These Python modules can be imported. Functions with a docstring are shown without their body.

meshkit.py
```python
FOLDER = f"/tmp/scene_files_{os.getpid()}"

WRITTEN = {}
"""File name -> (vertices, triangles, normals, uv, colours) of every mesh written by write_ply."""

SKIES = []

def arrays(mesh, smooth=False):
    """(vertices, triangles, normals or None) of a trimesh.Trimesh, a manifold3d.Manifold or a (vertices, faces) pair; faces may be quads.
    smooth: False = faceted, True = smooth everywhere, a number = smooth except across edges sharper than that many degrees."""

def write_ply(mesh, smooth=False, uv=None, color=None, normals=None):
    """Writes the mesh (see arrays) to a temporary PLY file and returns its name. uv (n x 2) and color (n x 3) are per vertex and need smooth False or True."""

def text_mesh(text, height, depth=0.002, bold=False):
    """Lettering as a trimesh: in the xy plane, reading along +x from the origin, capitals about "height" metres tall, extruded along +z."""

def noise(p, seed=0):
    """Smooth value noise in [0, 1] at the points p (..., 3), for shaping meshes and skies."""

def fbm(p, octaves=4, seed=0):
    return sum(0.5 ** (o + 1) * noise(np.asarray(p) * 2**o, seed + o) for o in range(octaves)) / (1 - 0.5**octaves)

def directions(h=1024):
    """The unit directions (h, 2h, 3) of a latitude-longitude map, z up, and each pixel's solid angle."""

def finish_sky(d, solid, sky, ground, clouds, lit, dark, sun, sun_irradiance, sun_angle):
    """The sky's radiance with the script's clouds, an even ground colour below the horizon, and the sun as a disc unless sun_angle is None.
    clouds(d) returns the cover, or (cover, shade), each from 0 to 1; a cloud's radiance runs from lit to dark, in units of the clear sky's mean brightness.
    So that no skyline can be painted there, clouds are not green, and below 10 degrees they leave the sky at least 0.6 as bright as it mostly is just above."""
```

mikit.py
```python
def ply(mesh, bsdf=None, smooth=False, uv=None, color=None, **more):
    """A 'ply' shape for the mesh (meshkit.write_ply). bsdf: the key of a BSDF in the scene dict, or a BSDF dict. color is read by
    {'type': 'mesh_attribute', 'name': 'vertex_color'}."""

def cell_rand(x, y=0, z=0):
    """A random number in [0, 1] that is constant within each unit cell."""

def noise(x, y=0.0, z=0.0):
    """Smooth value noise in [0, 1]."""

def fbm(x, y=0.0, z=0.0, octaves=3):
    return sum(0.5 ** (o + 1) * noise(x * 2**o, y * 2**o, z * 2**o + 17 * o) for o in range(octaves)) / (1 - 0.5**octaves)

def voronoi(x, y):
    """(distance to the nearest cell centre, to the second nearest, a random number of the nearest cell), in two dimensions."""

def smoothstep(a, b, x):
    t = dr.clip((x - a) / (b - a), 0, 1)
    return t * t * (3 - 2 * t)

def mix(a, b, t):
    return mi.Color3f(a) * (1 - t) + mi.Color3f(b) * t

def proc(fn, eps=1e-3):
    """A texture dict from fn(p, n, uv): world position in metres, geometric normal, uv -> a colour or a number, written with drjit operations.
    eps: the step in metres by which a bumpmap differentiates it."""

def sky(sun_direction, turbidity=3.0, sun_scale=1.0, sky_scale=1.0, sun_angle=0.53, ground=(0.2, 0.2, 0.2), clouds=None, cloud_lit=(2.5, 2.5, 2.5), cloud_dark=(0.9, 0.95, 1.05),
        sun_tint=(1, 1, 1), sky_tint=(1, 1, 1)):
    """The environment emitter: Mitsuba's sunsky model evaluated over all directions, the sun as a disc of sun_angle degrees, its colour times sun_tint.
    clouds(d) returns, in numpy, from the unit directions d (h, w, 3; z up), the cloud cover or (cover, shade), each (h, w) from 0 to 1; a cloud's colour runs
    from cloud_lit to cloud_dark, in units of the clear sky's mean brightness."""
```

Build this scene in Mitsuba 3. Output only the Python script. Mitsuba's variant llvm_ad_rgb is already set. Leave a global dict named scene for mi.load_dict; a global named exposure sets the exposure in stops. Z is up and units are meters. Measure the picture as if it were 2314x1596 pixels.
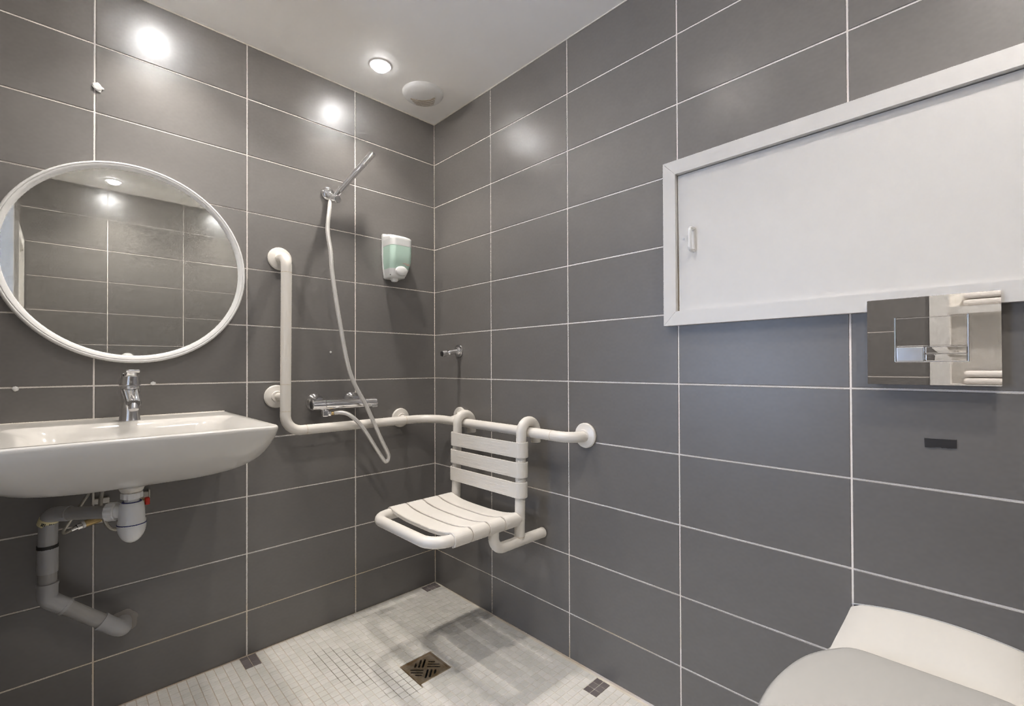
import math, random
import numpy as np
import trimesh
import mitsuba as mi
import drjit as dr
import mikit
from mikit import noise, fbm, smoothstep, mix, cell_rand
import manifold3d as m3
from shapely.geometry import Polygon, LineString, box as sbox
from shapely import affinity, union_all

random.seed(7)
rng = np.random.default_rng(7)
T = mi.ScalarTransform4f
scene, labels = {}, {}

# ------------------------------------------------------------------ camera
F_PIX, PPX, PPY = 1049.1186, 1154.852, 820.372
YAW, PITCH, ROLL = (math.radians(a) for a in (45.82388, 0.45192, -0.22910))
CAM = np.array([-1.26123, -1.81230, 1.00533])
fw = np.array([math.cos(YAW) * math.cos(PITCH), math.sin(YAW) * math.cos(PITCH), math.sin(PITCH)])
rt = np.array([math.sin(YAW), -math.cos(YAW), 0.0])
up = np.cross(rt, fw)
rt, up = math.cos(ROLL) * rt + math.sin(ROLL) * up, -math.sin(ROLL) * rt + math.cos(ROLL) * up
scene['camera'] = {
    'type': 'perspective', 'fov_axis': 'x', 'fov': math.degrees(2 * math.atan(1157.0 / F_PIX)),
    'principal_point_offset_x': (1157.0 - PPX) / 2314.0, 'principal_point_offset_y': (798.0 - PPY) / 1596.0,
    'near_clip': 0.02, 'far_clip': 50.0,
    'to_world': T().look_at(origin=CAM.tolist(), target=(CAM + fw).tolist(), up=up.tolist())}

# ------------------------------------------------------------------ light
exposure = 0.05
LAMP = [430.0, 399.0, 367.0]          # radiance of one downlight's frosted lens
BEAM = [1.95, 1.815, 1.67]              # intensity of one downlight's beam along its axis
DAYLIGHT = [7.6, 9.7, 14.0]            # radiance of the frosted hall window
LAMPS = [(-0.397, -0.222), (-1.033, -0.205), (-0.756, -1.085), (-1.03, -1.94), (-0.40, -1.94)]

# ------------------------------------------------------------------ room measures
CEIL = 2.1447
XW, YB = -1.43, -2.145
ROW1 = 1.954                          # height of the topmost joint; joints every 0.2 m
LJ = [-0.3905 - 0.4 * k for k in range(3)]
RJ = [-0.396 - 0.4005 * k for k in range(5)]
BJ = [-0.245, -0.645, -1.045]
EJ = [-0.16, -0.56, -0.96, -1.36, -1.76]


def floor_z(y):
    return 0.002 + 0.009 * y

# ------------------------------------------------------------------ materials
def proc(fn, eps=1e-3):
    return mikit.proc(fn, eps)


def rgb(*c):
    return {'type': 'rgb', 'value': list(c)}


def principled(color, rough, spec=0.5, metallic=0.0, **kw):
    c = color if isinstance(color, dict) else rgb(*color)
    return {'type': 'twosided', 'bsdf': {'type': 'principled', 'base_color': c, 'roughness': rough if isinstance(rough, dict) else float(rough),
                                         'specular': float(spec), 'metallic': float(metallic), **kw}}


def plastic(color, alpha):
    return {'type': 'twosided', 'bsdf': {'type': 'roughplastic', 'diffuse_reflectance': rgb(*color), 'alpha': float(alpha), 'nonlinear': False}}


def wall_tile_color(p, n, uv):
    v = fbm(p.x * 9 + 3, p.y * 9 + 7, p.z * 9, 3)
    w = noise(p.x * 160, p.y * 160, p.z * 160)
    return mix((0.124, 0.118, 0.113), (0.136, 0.130, 0.125), v) * (0.96 + 0.08 * w)


def wall_tile_rough(p, n, uv):
    return 0.365 + 0.03 * fbm(p.x * 6, p.y * 6, p.z * 6 + 9, 2)


def wall_grout_color(p, n, uv):
    v = fbm(p.x * 25, p.y * 25, p.z * 25, 3)
    low = smoothstep(0.55, 0.05, p.z) * smoothstep(0.35, 0.75, fbm(p.x * 5 + 2, p.y * 5, p.z * 7, 3))
    return mix(mix((0.86, 0.81, 0.78), (0.76, 0.71, 0.67), v), (0.62, 0.50, 0.34), low * 0.8)


def mosaic_color(p, n, uv):
    k = cell_rand(dr.floor((p.x + 0.791) / 0.0253), dr.floor(p.y / 0.0253))
    v = fbm(p.x * 60, p.y * 60, 1.5, 3)
    return mix((0.585, 0.578, 0.535), (0.66, 0.642, 0.606), k) * (0.94 + 0.1 * v)


def dark_mosaic_color(p, n, uv):
    k = cell_rand(dr.floor((p.x + 0.791) / 0.0253), dr.floor(p.y / 0.0253), 4)
    v = fbm(p.x * 150, p.y * 150, 2.5, 3)
    return mix((0.10, 0.085, 0.085), (0.17, 0.15, 0.15), k * 0.6 + v * 0.4)


def floor_grout_color(p, n, uv):
    # pale beige, with brown dirt standing in the joints in a patch from the left wall to the drain
    dx, dy = p.x + 0.56 + 0.25 * (p.y + 0.30), p.y + 0.30
    d = dr.sqrt(dr.square(dx / 0.075) + dr.square(dy / 0.17)) + 0.5 * (fbm(p.x * 22, p.y * 22, 0.5, 2) - 0.5)
    d2 = dr.sqrt(dr.square((p.x + 0.475) / 0.06) + dr.square((p.y + 0.50) / 0.07)) + 0.5 * (fbm(p.x * 25, p.y * 25, 3.5, 2) - 0.5)
    stain = dr.maximum(smoothstep(1.15, 0.8, d), smoothstep(1.2, 0.8, d2))
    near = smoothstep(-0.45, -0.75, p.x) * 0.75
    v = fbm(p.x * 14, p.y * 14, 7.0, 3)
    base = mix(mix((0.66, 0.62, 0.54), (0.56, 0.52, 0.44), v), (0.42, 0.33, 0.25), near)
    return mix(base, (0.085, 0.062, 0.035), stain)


def brass_drain_color(p, n, uv):
    v = fbm(p.x * 40 + 3, p.y * 40, p.z * 40, 4)
    return mix((0.40, 0.29, 0.16), (0.62, 0.53, 0.42), smoothstep(0.3, 0.7, v))


def paint_color(p, n, uv):
    return mix((0.90, 0.885, 0.855), (0.92, 0.905, 0.88), fbm(p.x * 5, p.y * 5, p.z * 5, 3))


def cream_color(p, n, uv):
    v = fbm(p.x * 7, p.y * 7, p.z * 7, 3)
    return mix((0.68, 0.655, 0.615), (0.645, 0.615, 0.56), v)


def pvc_color(p, n, uv):
    v = fbm(p.x * 35, p.y * 35, p.z * 35, 3)
    return mix((0.28, 0.272, 0.26), (0.34, 0.33, 0.315), v)


def braid_color(p, n, uv):
    w = 0.5 + 0.5 * dr.sin(p.z * 2600 + p.x * 1500) * dr.sin(p.z * 1500 - p.x * 2300)
    return mix((0.22, 0.20, 0.17), (0.62, 0.59, 0.52), w)


def door_wood(p, n, uv):
    return mix((0.66, 0.67, 0.68), (0.70, 0.71, 0.72), fbm(p.x * 4, p.y * 4, p.z * 4, 2))


M = {
    'wall_tile': principled(proc(wall_tile_color), proc(wall_tile_rough), 0.62),
    'wall_grout': principled(proc(wall_grout_color), 0.8, 0.2),
    'mosaic': principled(proc(mosaic_color), 0.35, 0.45),
    'dark_mosaic': principled(proc(dark_mosaic_color), 0.35, 0.45),
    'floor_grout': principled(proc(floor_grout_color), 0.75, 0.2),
    'ceiling_paint': principled(proc(paint_color), 0.8, 0.2),
    'cream_plastic': principled(proc(cream_color), 0.30, 0.5),
    'seam': principled((0.50, 0.42, 0.30), 0.6),
    'white_plastic': plastic((0.80, 0.80, 0.79), 0.10),
    'white_satin': principled((0.60, 0.588, 0.568), 0.38, 0.4),
    'ceramic': plastic((0.63, 0.612, 0.577), 0.03),
    'lid_plastic': plastic((0.455, 0.45, 0.435), 0.12),
    'chrome': {'type': 'twosided', 'bsdf': {'type': 'conductor', 'material': 'none', 'specular_reflectance': rgb(0.92, 0.92, 0.925)}},
    'tap_chrome': principled((0.90, 0.90, 0.905), 0.13, 0.5, 1.0),
    'brushed': principled((0.72, 0.72, 0.72), 0.28, 0.5, 1.0),
    'silver_hose': principled((0.66, 0.645, 0.62), 0.30, 0.5, 0.4),
    'mirror_glass': {'type': 'twosided', 'bsdf': {'type': 'conductor', 'material': 'none', 'specular_reflectance': rgb(0.90, 0.91, 0.88)}},
    'dark_chrome': principled((0.10, 0.10, 0.10), 0.2, 0.5, 0.8),
    'brass': principled((0.62, 0.46, 0.22), 0.35, 0.5, 0.9),
    'drain_brass': principled(proc(brass_drain_color), 0.28, 0.5, 0.85),
    'sealant_grey': plastic((0.42, 0.43, 0.44), 0.08),
    'slot_dark': principled((0.30, 0.26, 0.20), 0.7),
    'gap': principled((0.36, 0.30, 0.22), 0.7),
    'black': principled((0.012, 0.012, 0.012), 0.5),
    'black_tape': principled((0.016, 0.014, 0.013), 0.42),
    'navy': principled((0.02, 0.025, 0.12), 0.4),
    'red': principled((0.55, 0.03, 0.015), 0.35),
    'pvc': principled(proc(pvc_color), 0.42, 0.4),
    'pvc_socket': principled((0.36, 0.36, 0.362), 0.34, 0.45),
    'rubber': principled((0.015, 0.015, 0.015), 0.6),
    'sticker': principled((0.75, 0.68, 0.42), 0.5),
    'sticker_white': principled((0.75, 0.74, 0.72), 0.5),
    'ink': principled((0.03, 0.03, 0.03), 0.6),
    'red_ink': principled((0.60, 0.22, 0.18), 0.6),
    'braid': principled(proc(braid_color), 0.35, 0.5, 0.6),
    'soap_white': plastic((0.80, 0.81, 0.80), 0.12),
    'soap_green': plastic((0.50, 0.68, 0.59), 0.12),
    'soap_clear': plastic((0.71, 0.725, 0.715), 0.12),
    'caulk': principled((0.74, 0.70, 0.63), 0.6),
    'cement': principled((0.24, 0.225, 0.21), 0.9, 0.1),
    'towel': principled((0.78, 0.74, 0.70), 0.95, 0.1, sheen=0.3),
    'hall_paint': principled((0.68, 0.69, 0.69), 0.8, 0.2),
    'hall_floor': principled((0.32, 0.25, 0.18), 0.45, 0.4),
    'lamp_rim': plastic((0.82, 0.80, 0.78), 0.1),
}
for k, v in M.items():
    scene['mat_' + k] = v


# ------------------------------------------------------------------ helpers
def numbered(key):
    if key not in scene and key not in labels:
        return key
    i = 1
    while f'{key}_{i:03d}' in scene or f'{key}_{i:03d}' in labels:
        i += 1
    return f'{key}_{i:03d}'


def obj(name, mesh, material, parent=None, smooth=False, **more):
    key = numbered((parent + '__' if parent else '') + name)
    scene[key] = mikit.ply(mesh, 'mat_' + material, smooth=smooth, **more)
    return key


def thing(name, label, category, group=None):
    key = numbered(name)
    labels[key] = {'label': label, 'category': category}
    if group:
        labels[key]['group'] = group
    return key


def tag(key, **kw):
    labels.setdefault(key, {}).update(kw)
    return key


def struct(name, mesh, material, label=None, smooth=False):
    key = obj(name, mesh, material, None, smooth)
    labels[key] = {'kind': 'structure'}
    if label:
        labels[key]['label'] = label
    return key


def cat(*ms):
    return trimesh.util.concatenate([m for m in ms])


def tri(v, f):
    v, f = np.asarray(v, float), np.asarray(f, int)
    if f.shape[1] == 4:
        f = np.vstack([f[:, [0, 1, 2]], f[:, [0, 2, 3]]])
    return trimesh.Trimesh(v, f, process=False)


def mtri(man):
    g = man.to_mesh()
    return trimesh.Trimesh(g.vert_properties[:, :3], g.tri_verts, process=False)


def man(mesh):
    mesh = trimesh.Trimesh(mesh.vertices, mesh.faces, process=True)
    return m3.Manifold(m3.Mesh(np.asarray(mesh.vertices, np.float32), np.asarray(mesh.faces, np.uint32)))


def bx(x0, x1, y0, y1, z0, z1):
    m = trimesh.creation.box((x1 - x0, y1 - y0, z1 - z0))
    m.apply_translation(((x0 + x1) / 2, (y0 + y1) / 2, (z0 + z1) / 2))
    return m


def rbox(x0, x1, y0, y1, z0, z1, r, n=3):
    """A box with rounded edges."""
    s = m3.Manifold.sphere(r, 4 * n)
    pts = [m for m in (s.translate([x, y, z]) for x in (x0 + r, x1 - r) for y in (y0 + r, y1 - r) for z in (z0 + r, z1 - r))]
    return mtri(m3.Manifold.batch_hull(pts))


def rrect(x0, x1, y0, y1, r, n=6):
    pts = []
    for cx, cy, a in ((x1 - r, y1 - r, 0), (x0 + r, y1 - r, 90), (x0 + r, y0 + r, 180), (x1 - r, y0 + r, 270)):
        for k in range(n + 1):
            t = math.radians(a + 90 * k / n)
            pts.append((cx + r * math.cos(t), cy + r * math.sin(t)))
    return np.array(pts)


def loft(rings, cap0=True, cap1=True):
    """Joins rings of equal length (each counter-clockwise seen from the end of the loft) into a closed skin."""
    n = len(rings[0])
    v = [np.asarray(r, float) for r in rings]
    f = []
    for i in range(len(rings) - 1):
        a, b = i * n, (i + 1) * n
        for j in range(n):
            k = (j + 1) % n
            f += [(a + j, a + k, b + k), (a + j, b + k, b + j)]
    count = n * len(rings)
    if cap0:
        v.append(v[0].mean(0, keepdims=True))
        f += [(count, (j + 1) % n, j) for j in range(n)]
        count += 1
    if cap1:
        e = (len(rings) - 1) * n
        v.append(v[len(rings) - 1].mean(0, keepdims=True))
        f += [(count, e + j, e + (j + 1) % n) for j in range(n)]
    return trimesh.Trimesh(np.vstack(v), np.array(f), process=False)


def frame_of(d):
    d = np.asarray(d, float)
    d = d / np.linalg.norm(d)
    a = np.cross([0, 0, 1.0] if abs(d[2]) < 0.9 else [1.0, 0, 0], d)
    a /= np.linalg.norm(a)
    return a, np.cross(d, a), d


def lathe(profile, origin, axis=(0, 0, 1), n=32):
    """Revolves (radius, height) points, listed from the base up the outside; closes where the radius is zero."""
    a, b, d = frame_of(axis)
    ang = np.arange(n) * 2 * math.pi / n
    rings = [np.asarray(origin) + d * h + max(r, 1e-5) * (np.cos(ang)[:, None] * a + np.sin(ang)[:, None] * b) for r, h in profile]
    return loft(rings)


def cyl(p0, p1, r, n=24, ch=0.0):
    p0, p1 = np.asarray(p0, float), np.asarray(p1, float)
    L = np.linalg.norm(p1 - p0)
    prof = [(r, 0), (r, L)] if not ch else [(r - ch, 0), (r, ch), (r, L - ch), (r - ch, L)]
    return lathe(prof, p0, p1 - p0, n)


def fillet(points, radii, n=8):
    """The polyline with its corners rounded by arcs."""
    P = [np.asarray(p, float) for p in points]
    out = [P[0]]
    for i in range(1, len(P) - 1):
        r = radii[i - 1] if isinstance(radii, (list, tuple)) else radii
        a, b = P[i - 1] - P[i], P[i + 1] - P[i]
        la, lb = np.linalg.norm(a), np.linalg.norm(b)
        a, b = a / la, b / lb
        th = math.acos(max(-1, min(1, float(a @ b))))
        t = r / math.tan(th / 2)
        c = P[i] + (a + b) / np.linalg.norm(a + b) * (r / math.sin(th / 2))
        s, e = P[i] + a * t - c, P[i] + b * t - c
        w = math.pi - th
        for k in range(n + 1):
            u = k / n
            out.append(c + (math.sin((1 - u) * w) * s + math.sin(u * w) * e) / math.sin(w))
    out.append(P[-1])
    return np.array(out)


def spline(points, n=12):
    """Catmull-Rom through the points."""
    P = np.asarray(points, float)
    P = np.vstack([2 * P[0] - P[1], P, 2 * P[-1] - P[-2]])
    out = []
    for i in range(1, len(P) - 2):
        for k in range(n):
            t = k / n
            out.append(0.5 * (2 * P[i] + (P[i + 1] - P[i - 1]) * t + (2 * P[i - 1] - 5 * P[i] + 4 * P[i + 1] - P[i + 2]) * t * t
                              + (3 * P[i] - P[i - 1] - 3 * P[i + 1] + P[i + 2]) * t ** 3))
    out.append(P[-2])
    return np.array(out)


def sweep(path, r, n=20):
    P = np.asarray(path, float)
    keep = [0] + [i for i in range(1, len(P)) if np.linalg.norm(P[i] - P[i - 1]) > 1e-6]
    P = P[keep]
    R = np.broadcast_to(r, (len(P),)) if np.ndim(r) == 0 else np.asarray(r)[keep]
    t = np.gradient(P, axis=0)
    t /= np.linalg.norm(t, axis=1, keepdims=True)
    a, b, _ = frame_of(t[0])
    ang = np.arange(n) * 2 * math.pi / n
    rings = []
    for i in range(len(P)):
        a = a - t[i] * (a @ t[i])
        a /= np.linalg.norm(a)
        b = np.cross(t[i], a)
        rings.append(P[i] + R[i] * (np.cos(ang)[:, None] * a + np.sin(ang)[:, None] * b))
    return loft(rings)


def orient(mesh, origin, ex, ey, ez):
    """Local axes of a mesh sent to ex, ey, ez at origin."""
    m = np.eye(4)
    m[:3, 0], m[:3, 1], m[:3, 2], m[:3, 3] = ex, ey, ez, origin
    mesh = mesh.copy()
    mesh.apply_transform(m)
    return mesh


def extrude(poly, h):
    return trimesh.creation.extrude_polygon(poly, h, engine='earcut')


def slab_tile(w, h, t=0.008, ch=0.0009):
    """A tile in the xy plane from (0, 0) to (w, h), its glazed face at z = 0, its edge chamfered."""
    lo = [(0, 0), (w, 0), (w, h), (0, h)]
    hi = [(ch, ch), (w - ch, ch), (w - ch, h - ch), (ch, h - ch)]
    v = [(x, y, -t) for x, y in lo] + [(x, y, -ch) for x, y in lo] + [(x, y, 0) for x, y in hi]
    q = []
    for a in (0, 4):
        for j in range(4):
            k = (j + 1) % 4
            q.append((a + j, a + k, a + 4 + k, a + 4 + j))
    q.append((8, 9, 10, 11))
    return tri(v, q)


PLY = {}


def shared_ply(key, make, material):
    if (key, material) not in PLY:
        PLY[key, material] = mikit.ply(make(), 'mat_' + material)
    return PLY[key, material]


# ------------------------------------------------------------------ tiled walls
GAP = 0.0042


def cuts(lo, hi, joints):
    edges = [lo] + sorted(j for j in joints if lo + 0.012 < j < hi - 0.012) + [hi]
    return list(zip(edges[:-1], edges[1:]))


def tiles(parent, origin, ex, n, spans_u, spans_v, inside=None, ends=(0.0008, 0.0008)):
    """Tiles over the rectangles of spans_u x spans_v; u runs along ex, v up, n out of the wall."""
    ex, n = np.asarray(ex, float), np.asarray(n, float)
    ez = np.array([0, 0, 1.0])
    u_lo, u_hi = spans_u[0][0], spans_u[-1][1]
    for v0, v1 in spans_v:
        for u0, u1 in spans_u:
            if inside and not inside((u0 + u1) / 2, (v0 + v1) / 2):
                continue
            a0 = u0 + (ends[0] if u0 == u_lo else GAP / 2)
            a1 = u1 - (ends[1] if u1 == u_hi else GAP / 2)
            b0, b1 = v0 + (GAP / 2 if v0 > 0 else 0.001), v1 - (GAP / 2 if v1 < CEIL - 1e-6 else 0.0)
            w, h = round(a1 - a0, 4), round(b1 - b0, 4)
            if w < 0.006 or h < 0.006:
                continue
            t1, t2 = rng.uniform(-0.0012, 0.0012, 2)          # tiles are never laid quite flush
            c = np.asarray(origin, float) + ex * (a0 + w / 2) + ez * (b0 + h / 2) - n * (0.0006 + 0.0003 * rng.random())
            nn = n + ex * t1 + ez * t2
            nn /= np.linalg.norm(nn)
            e1 = ex - nn * (ex @ nn)
            e1 /= np.linalg.norm(e1)
            e2 = np.cross(nn, e1)
            m = np.eye(4)
            m[:3, 0], m[:3, 1], m[:3, 2] = e1, e2, nn
            m[:3, 3] = c - e1 * w / 2 - e2 * h / 2
            d = shared_ply((w, h), lambda: slab_tile(w, h), 'wall_tile')
            scene[numbered(parent + '__tile')] = {**d, 'to_world': T(m.tolist())}


rows = cuts(0.0, CEIL, [ROW1 - 0.2 * k for k in range(10)])
B = 0.0026                                                    # joints recessed behind the glaze
struct('wall_left', bx(XW - 0.12, 0.12, B, 0.12, -0.06, CEIL + 0.1), 'wall_grout', 'grey tiled wall behind the wash basin and shower, white joints')
# u runs so that ex x up = n (right-handed): left wall n = -y, ex = +x
tiles('wall_left', (XW, 0, 0), (1, 0, 0), (0, -1, 0), cuts(0.0, -XW, [j - XW for j in LJ]), rows)
struct('wall_right', bx(B, 0.12, YB - 0.12, B - 0.0001, -0.06, CEIL + 0.1), 'wall_grout', 'grey tiled wall behind the shower seat and toilet, white joints')
tiles('wall_right', (0, 0, 0), (0, -1, 0), (-1, 0, 0), cuts(0.0, -YB, [-j for j in RJ]), rows)
struct('wall_back', bx(XW - 0.12, B - 0.0001, YB - 0.12, YB - B, -0.06, CEIL + 0.1), 'wall_grout', 'grey tiled wall seen in the round mirror')
tiles('wall_back', (0, YB, 0), (-1, 0, 0), (0, 1, 0), cuts(0.0, -XW, [-j for j in BJ]), rows)
# entrance wall (x = XW) with a doorway and a niche
DY0, DY1, DZ = -1.33, -0.52, 2.03
NY0, NY1, NZ0, NZ1 = -2.10, -1.685, 0.55, 1.70
ew = Polygon([(YB, -0.06), (B, -0.06), (B, CEIL + 0.1), (YB, CEIL + 0.1)]).difference(sbox(DY0, -0.1, DY1, DZ)).difference(sbox(NY0, NZ0, NY1, NZ1))
ewm = extrude(ew, 0.12)
struct('wall_entrance', orient(ewm, (XW - B - 0.12, 0, 0), (0, 1, 0), (0, 0, 1), (1, 0, 0)), 'wall_grout', 'tiled entrance wall with a doorway and a niche')
us = sorted(set([0.0, -YB, DY0 - YB, DY1 - YB, NY0 - YB, NY1 - YB] + [j - YB for j in EJ]))
us = [u for i, u in enumerate(us) if i == 0 or u - us[i - 1] > 0.02]
zs_ = sorted(set([0.0, CEIL, NZ0, NZ1, DZ] + [ROW1 - 0.2 * k for k in range(10)]))
ends_u = list(zip(us[:-1], us[1:]))
ends_z = list(zip(zs_[:-1], zs_[1:]))
tiles('wall_entrance', (XW, YB, 0), (0, 1, 0), (1, 0, 0), ends_u, ends_z,
      inside=lambda u, v: not (DY0 < u + YB < DY1 and v < DZ) and not (NY0 < u + YB < NY1 and NZ0 < v < NZ1))

# ------------------------------------------------------------------ ceiling
LR = 0.031                                                    # radius of a lamp's opening
hole = Polygon([(XW - 0.1, YB - 0.1), (0.1, YB - 0.1), (0.1, 0.1), (XW - 0.1, 0.1)])
for x, y in LAMPS:
    hole = hole.difference(affinity.translate(LineString([(0, 0), (0, 1e-6)]).buffer(LR + 0.002, 16), x, y))
cm = extrude(hole, 0.09)
cm.apply_translation((0, 0, CEIL))
struct('ceiling', cm, 'ceiling_paint', 'white painted ceiling with recessed lamps')
ck = cat(sweep([(XW, -0.001, CEIL - 0.001), (-0.001, -0.001, CEIL - 0.001)], 0.0022, 6), sweep([(-0.001, -0.001, CEIL - 0.001), (-0.001, YB, CEIL - 0.001)], 0.0022, 6))
struct('trim_1', ck, 'caulk', 'thin cream sealant line where the tiles meet the ceiling')

# ------------------------------------------------------------------ floor
PITCH_M, GAPM = 0.0253, 0.0016
DRX0, DRX1, DRY0, DRY1 = -0.4405, -0.3185, -0.5465, -0.4255   # the drain's opening
fl = Polygon([(XW - 0.12, YB - 0.12), (0.12, YB - 0.12), (0.12, 0.12), (XW - 0.12, 0.12)]).difference(sbox(DRX0, DRY0, DRX1, DRY1))
fm = extrude(fl, 0.06)
fm.vertices[:, 2] += floor_z(fm.vertices[:, 1]) - 0.0615
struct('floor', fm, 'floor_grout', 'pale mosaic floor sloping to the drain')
SL = math.atan(0.009)


def mosaic_tile(w, h):
    ch, t = 0.0007, 0.004
    m = slab_tile(w, h, t, ch)
    m.apply_translation((-w / 2, -h / 2, 0))
    return m


def view_area(x, y):
    d = np.array([x, y, floor_z(y)]) - CAM
    z = d @ fw
    if z < 0.2:
        return 0.0
    px, py = PPX + F_PIX * (d @ rt) / z, PPY - F_PIX * (d @ up) / z
    return 1.0 / z ** 3 if -15 < px < 2329 and -15 < py < 1611 else 0.0


cells, dark = [], []
i0 = int(math.floor((XW + 0.791) / PITCH_M))
for i in range(i0, 32):
    xa, xb = -0.791 + i * PITCH_M, -0.791 + (i + 1) * PITCH_M
    xa, xb = max(xa, XW), min(xb, -0.004)
    if xb - xa < 0.008:
        continue
    for j in range(0, 85):
        ya, yb = -0.006 - j * PITCH_M, -0.006 - (j + 1) * PITCH_M
        yb = max(yb, YB)
        if ya - yb < 0.008:
            continue
        x0, x1, y0, y1 = xa + GAPM / 2, xb - GAPM / 2, yb + GAPM / 2, ya - GAPM / 2
        # cut round the drain
        if x1 > DRX0 and x0 < DRX1 and y1 > DRY0 and y0 < DRY1:
            opts = [(x0, min(x1, DRX0 - 0.001), y0, y1), (max(x0, DRX1 + 0.001), x1, y0, y1), (x0, x1, y0, min(y1, DRY0 - 0.001)), (x0, x1, max(y0, DRY1 + 0.001), y1)]
            x0, x1, y0, y1 = max(opts, key=lambda o: max(0, o[1] - o[0]) * max(0, o[3] - o[2]))
            if x1 - x0 < 0.004 or y1 - y0 < 0.004:
                continue
        is_dark = (i in (-1, 0) and j < 3)
        cells.append((x0, x1, y0, y1, 'dark' if is_dark else 'pale'))
# the two other dark patches replace the pale tiles under them
patches = [(-0.083, -0.004, -0.0566, -0.006), (-0.0815, -0.004, -0.9700, -0.9194)]
final = []
for c in cells:
    cx, cy = (c[0] + c[1]) / 2, (c[2] + c[3]) / 2
    k = c[4]
    for a, b, e, g in patches:
        if a < cx < b and e < cy < g:
            k = 'dark'
    final.append((*c[:4], k))
pale = [c for c in final if c[4] == 'pale']
pale.sort(key=lambda c: -view_area((c[0] + c[1]) / 2, (c[2] + c[3]) / 2) * (c[1] - c[0]) * (c[3] - c[2]))


def mosaic_matrix(c):
    cx, cy = (c[0] + c[1]) / 2, (c[2] + c[3]) / 2
    t1, t2 = rng.uniform(-0.006, 0.006, 2)
    nn = np.array([t1, t2 - 0.009, 1.0])
    nn /= np.linalg.norm(nn)
    e1 = np.array([1.0, 0, 0]) - nn * nn[0]
    e1 /= np.linalg.norm(e1)
    m = np.eye(4)
    m[:3, 0], m[:3, 1], m[:3, 2], m[:3, 3] = e1, np.cross(nn, e1), nn, (cx, cy, floor_z(cy) - 0.0002 * rng.random())
    return m


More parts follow.
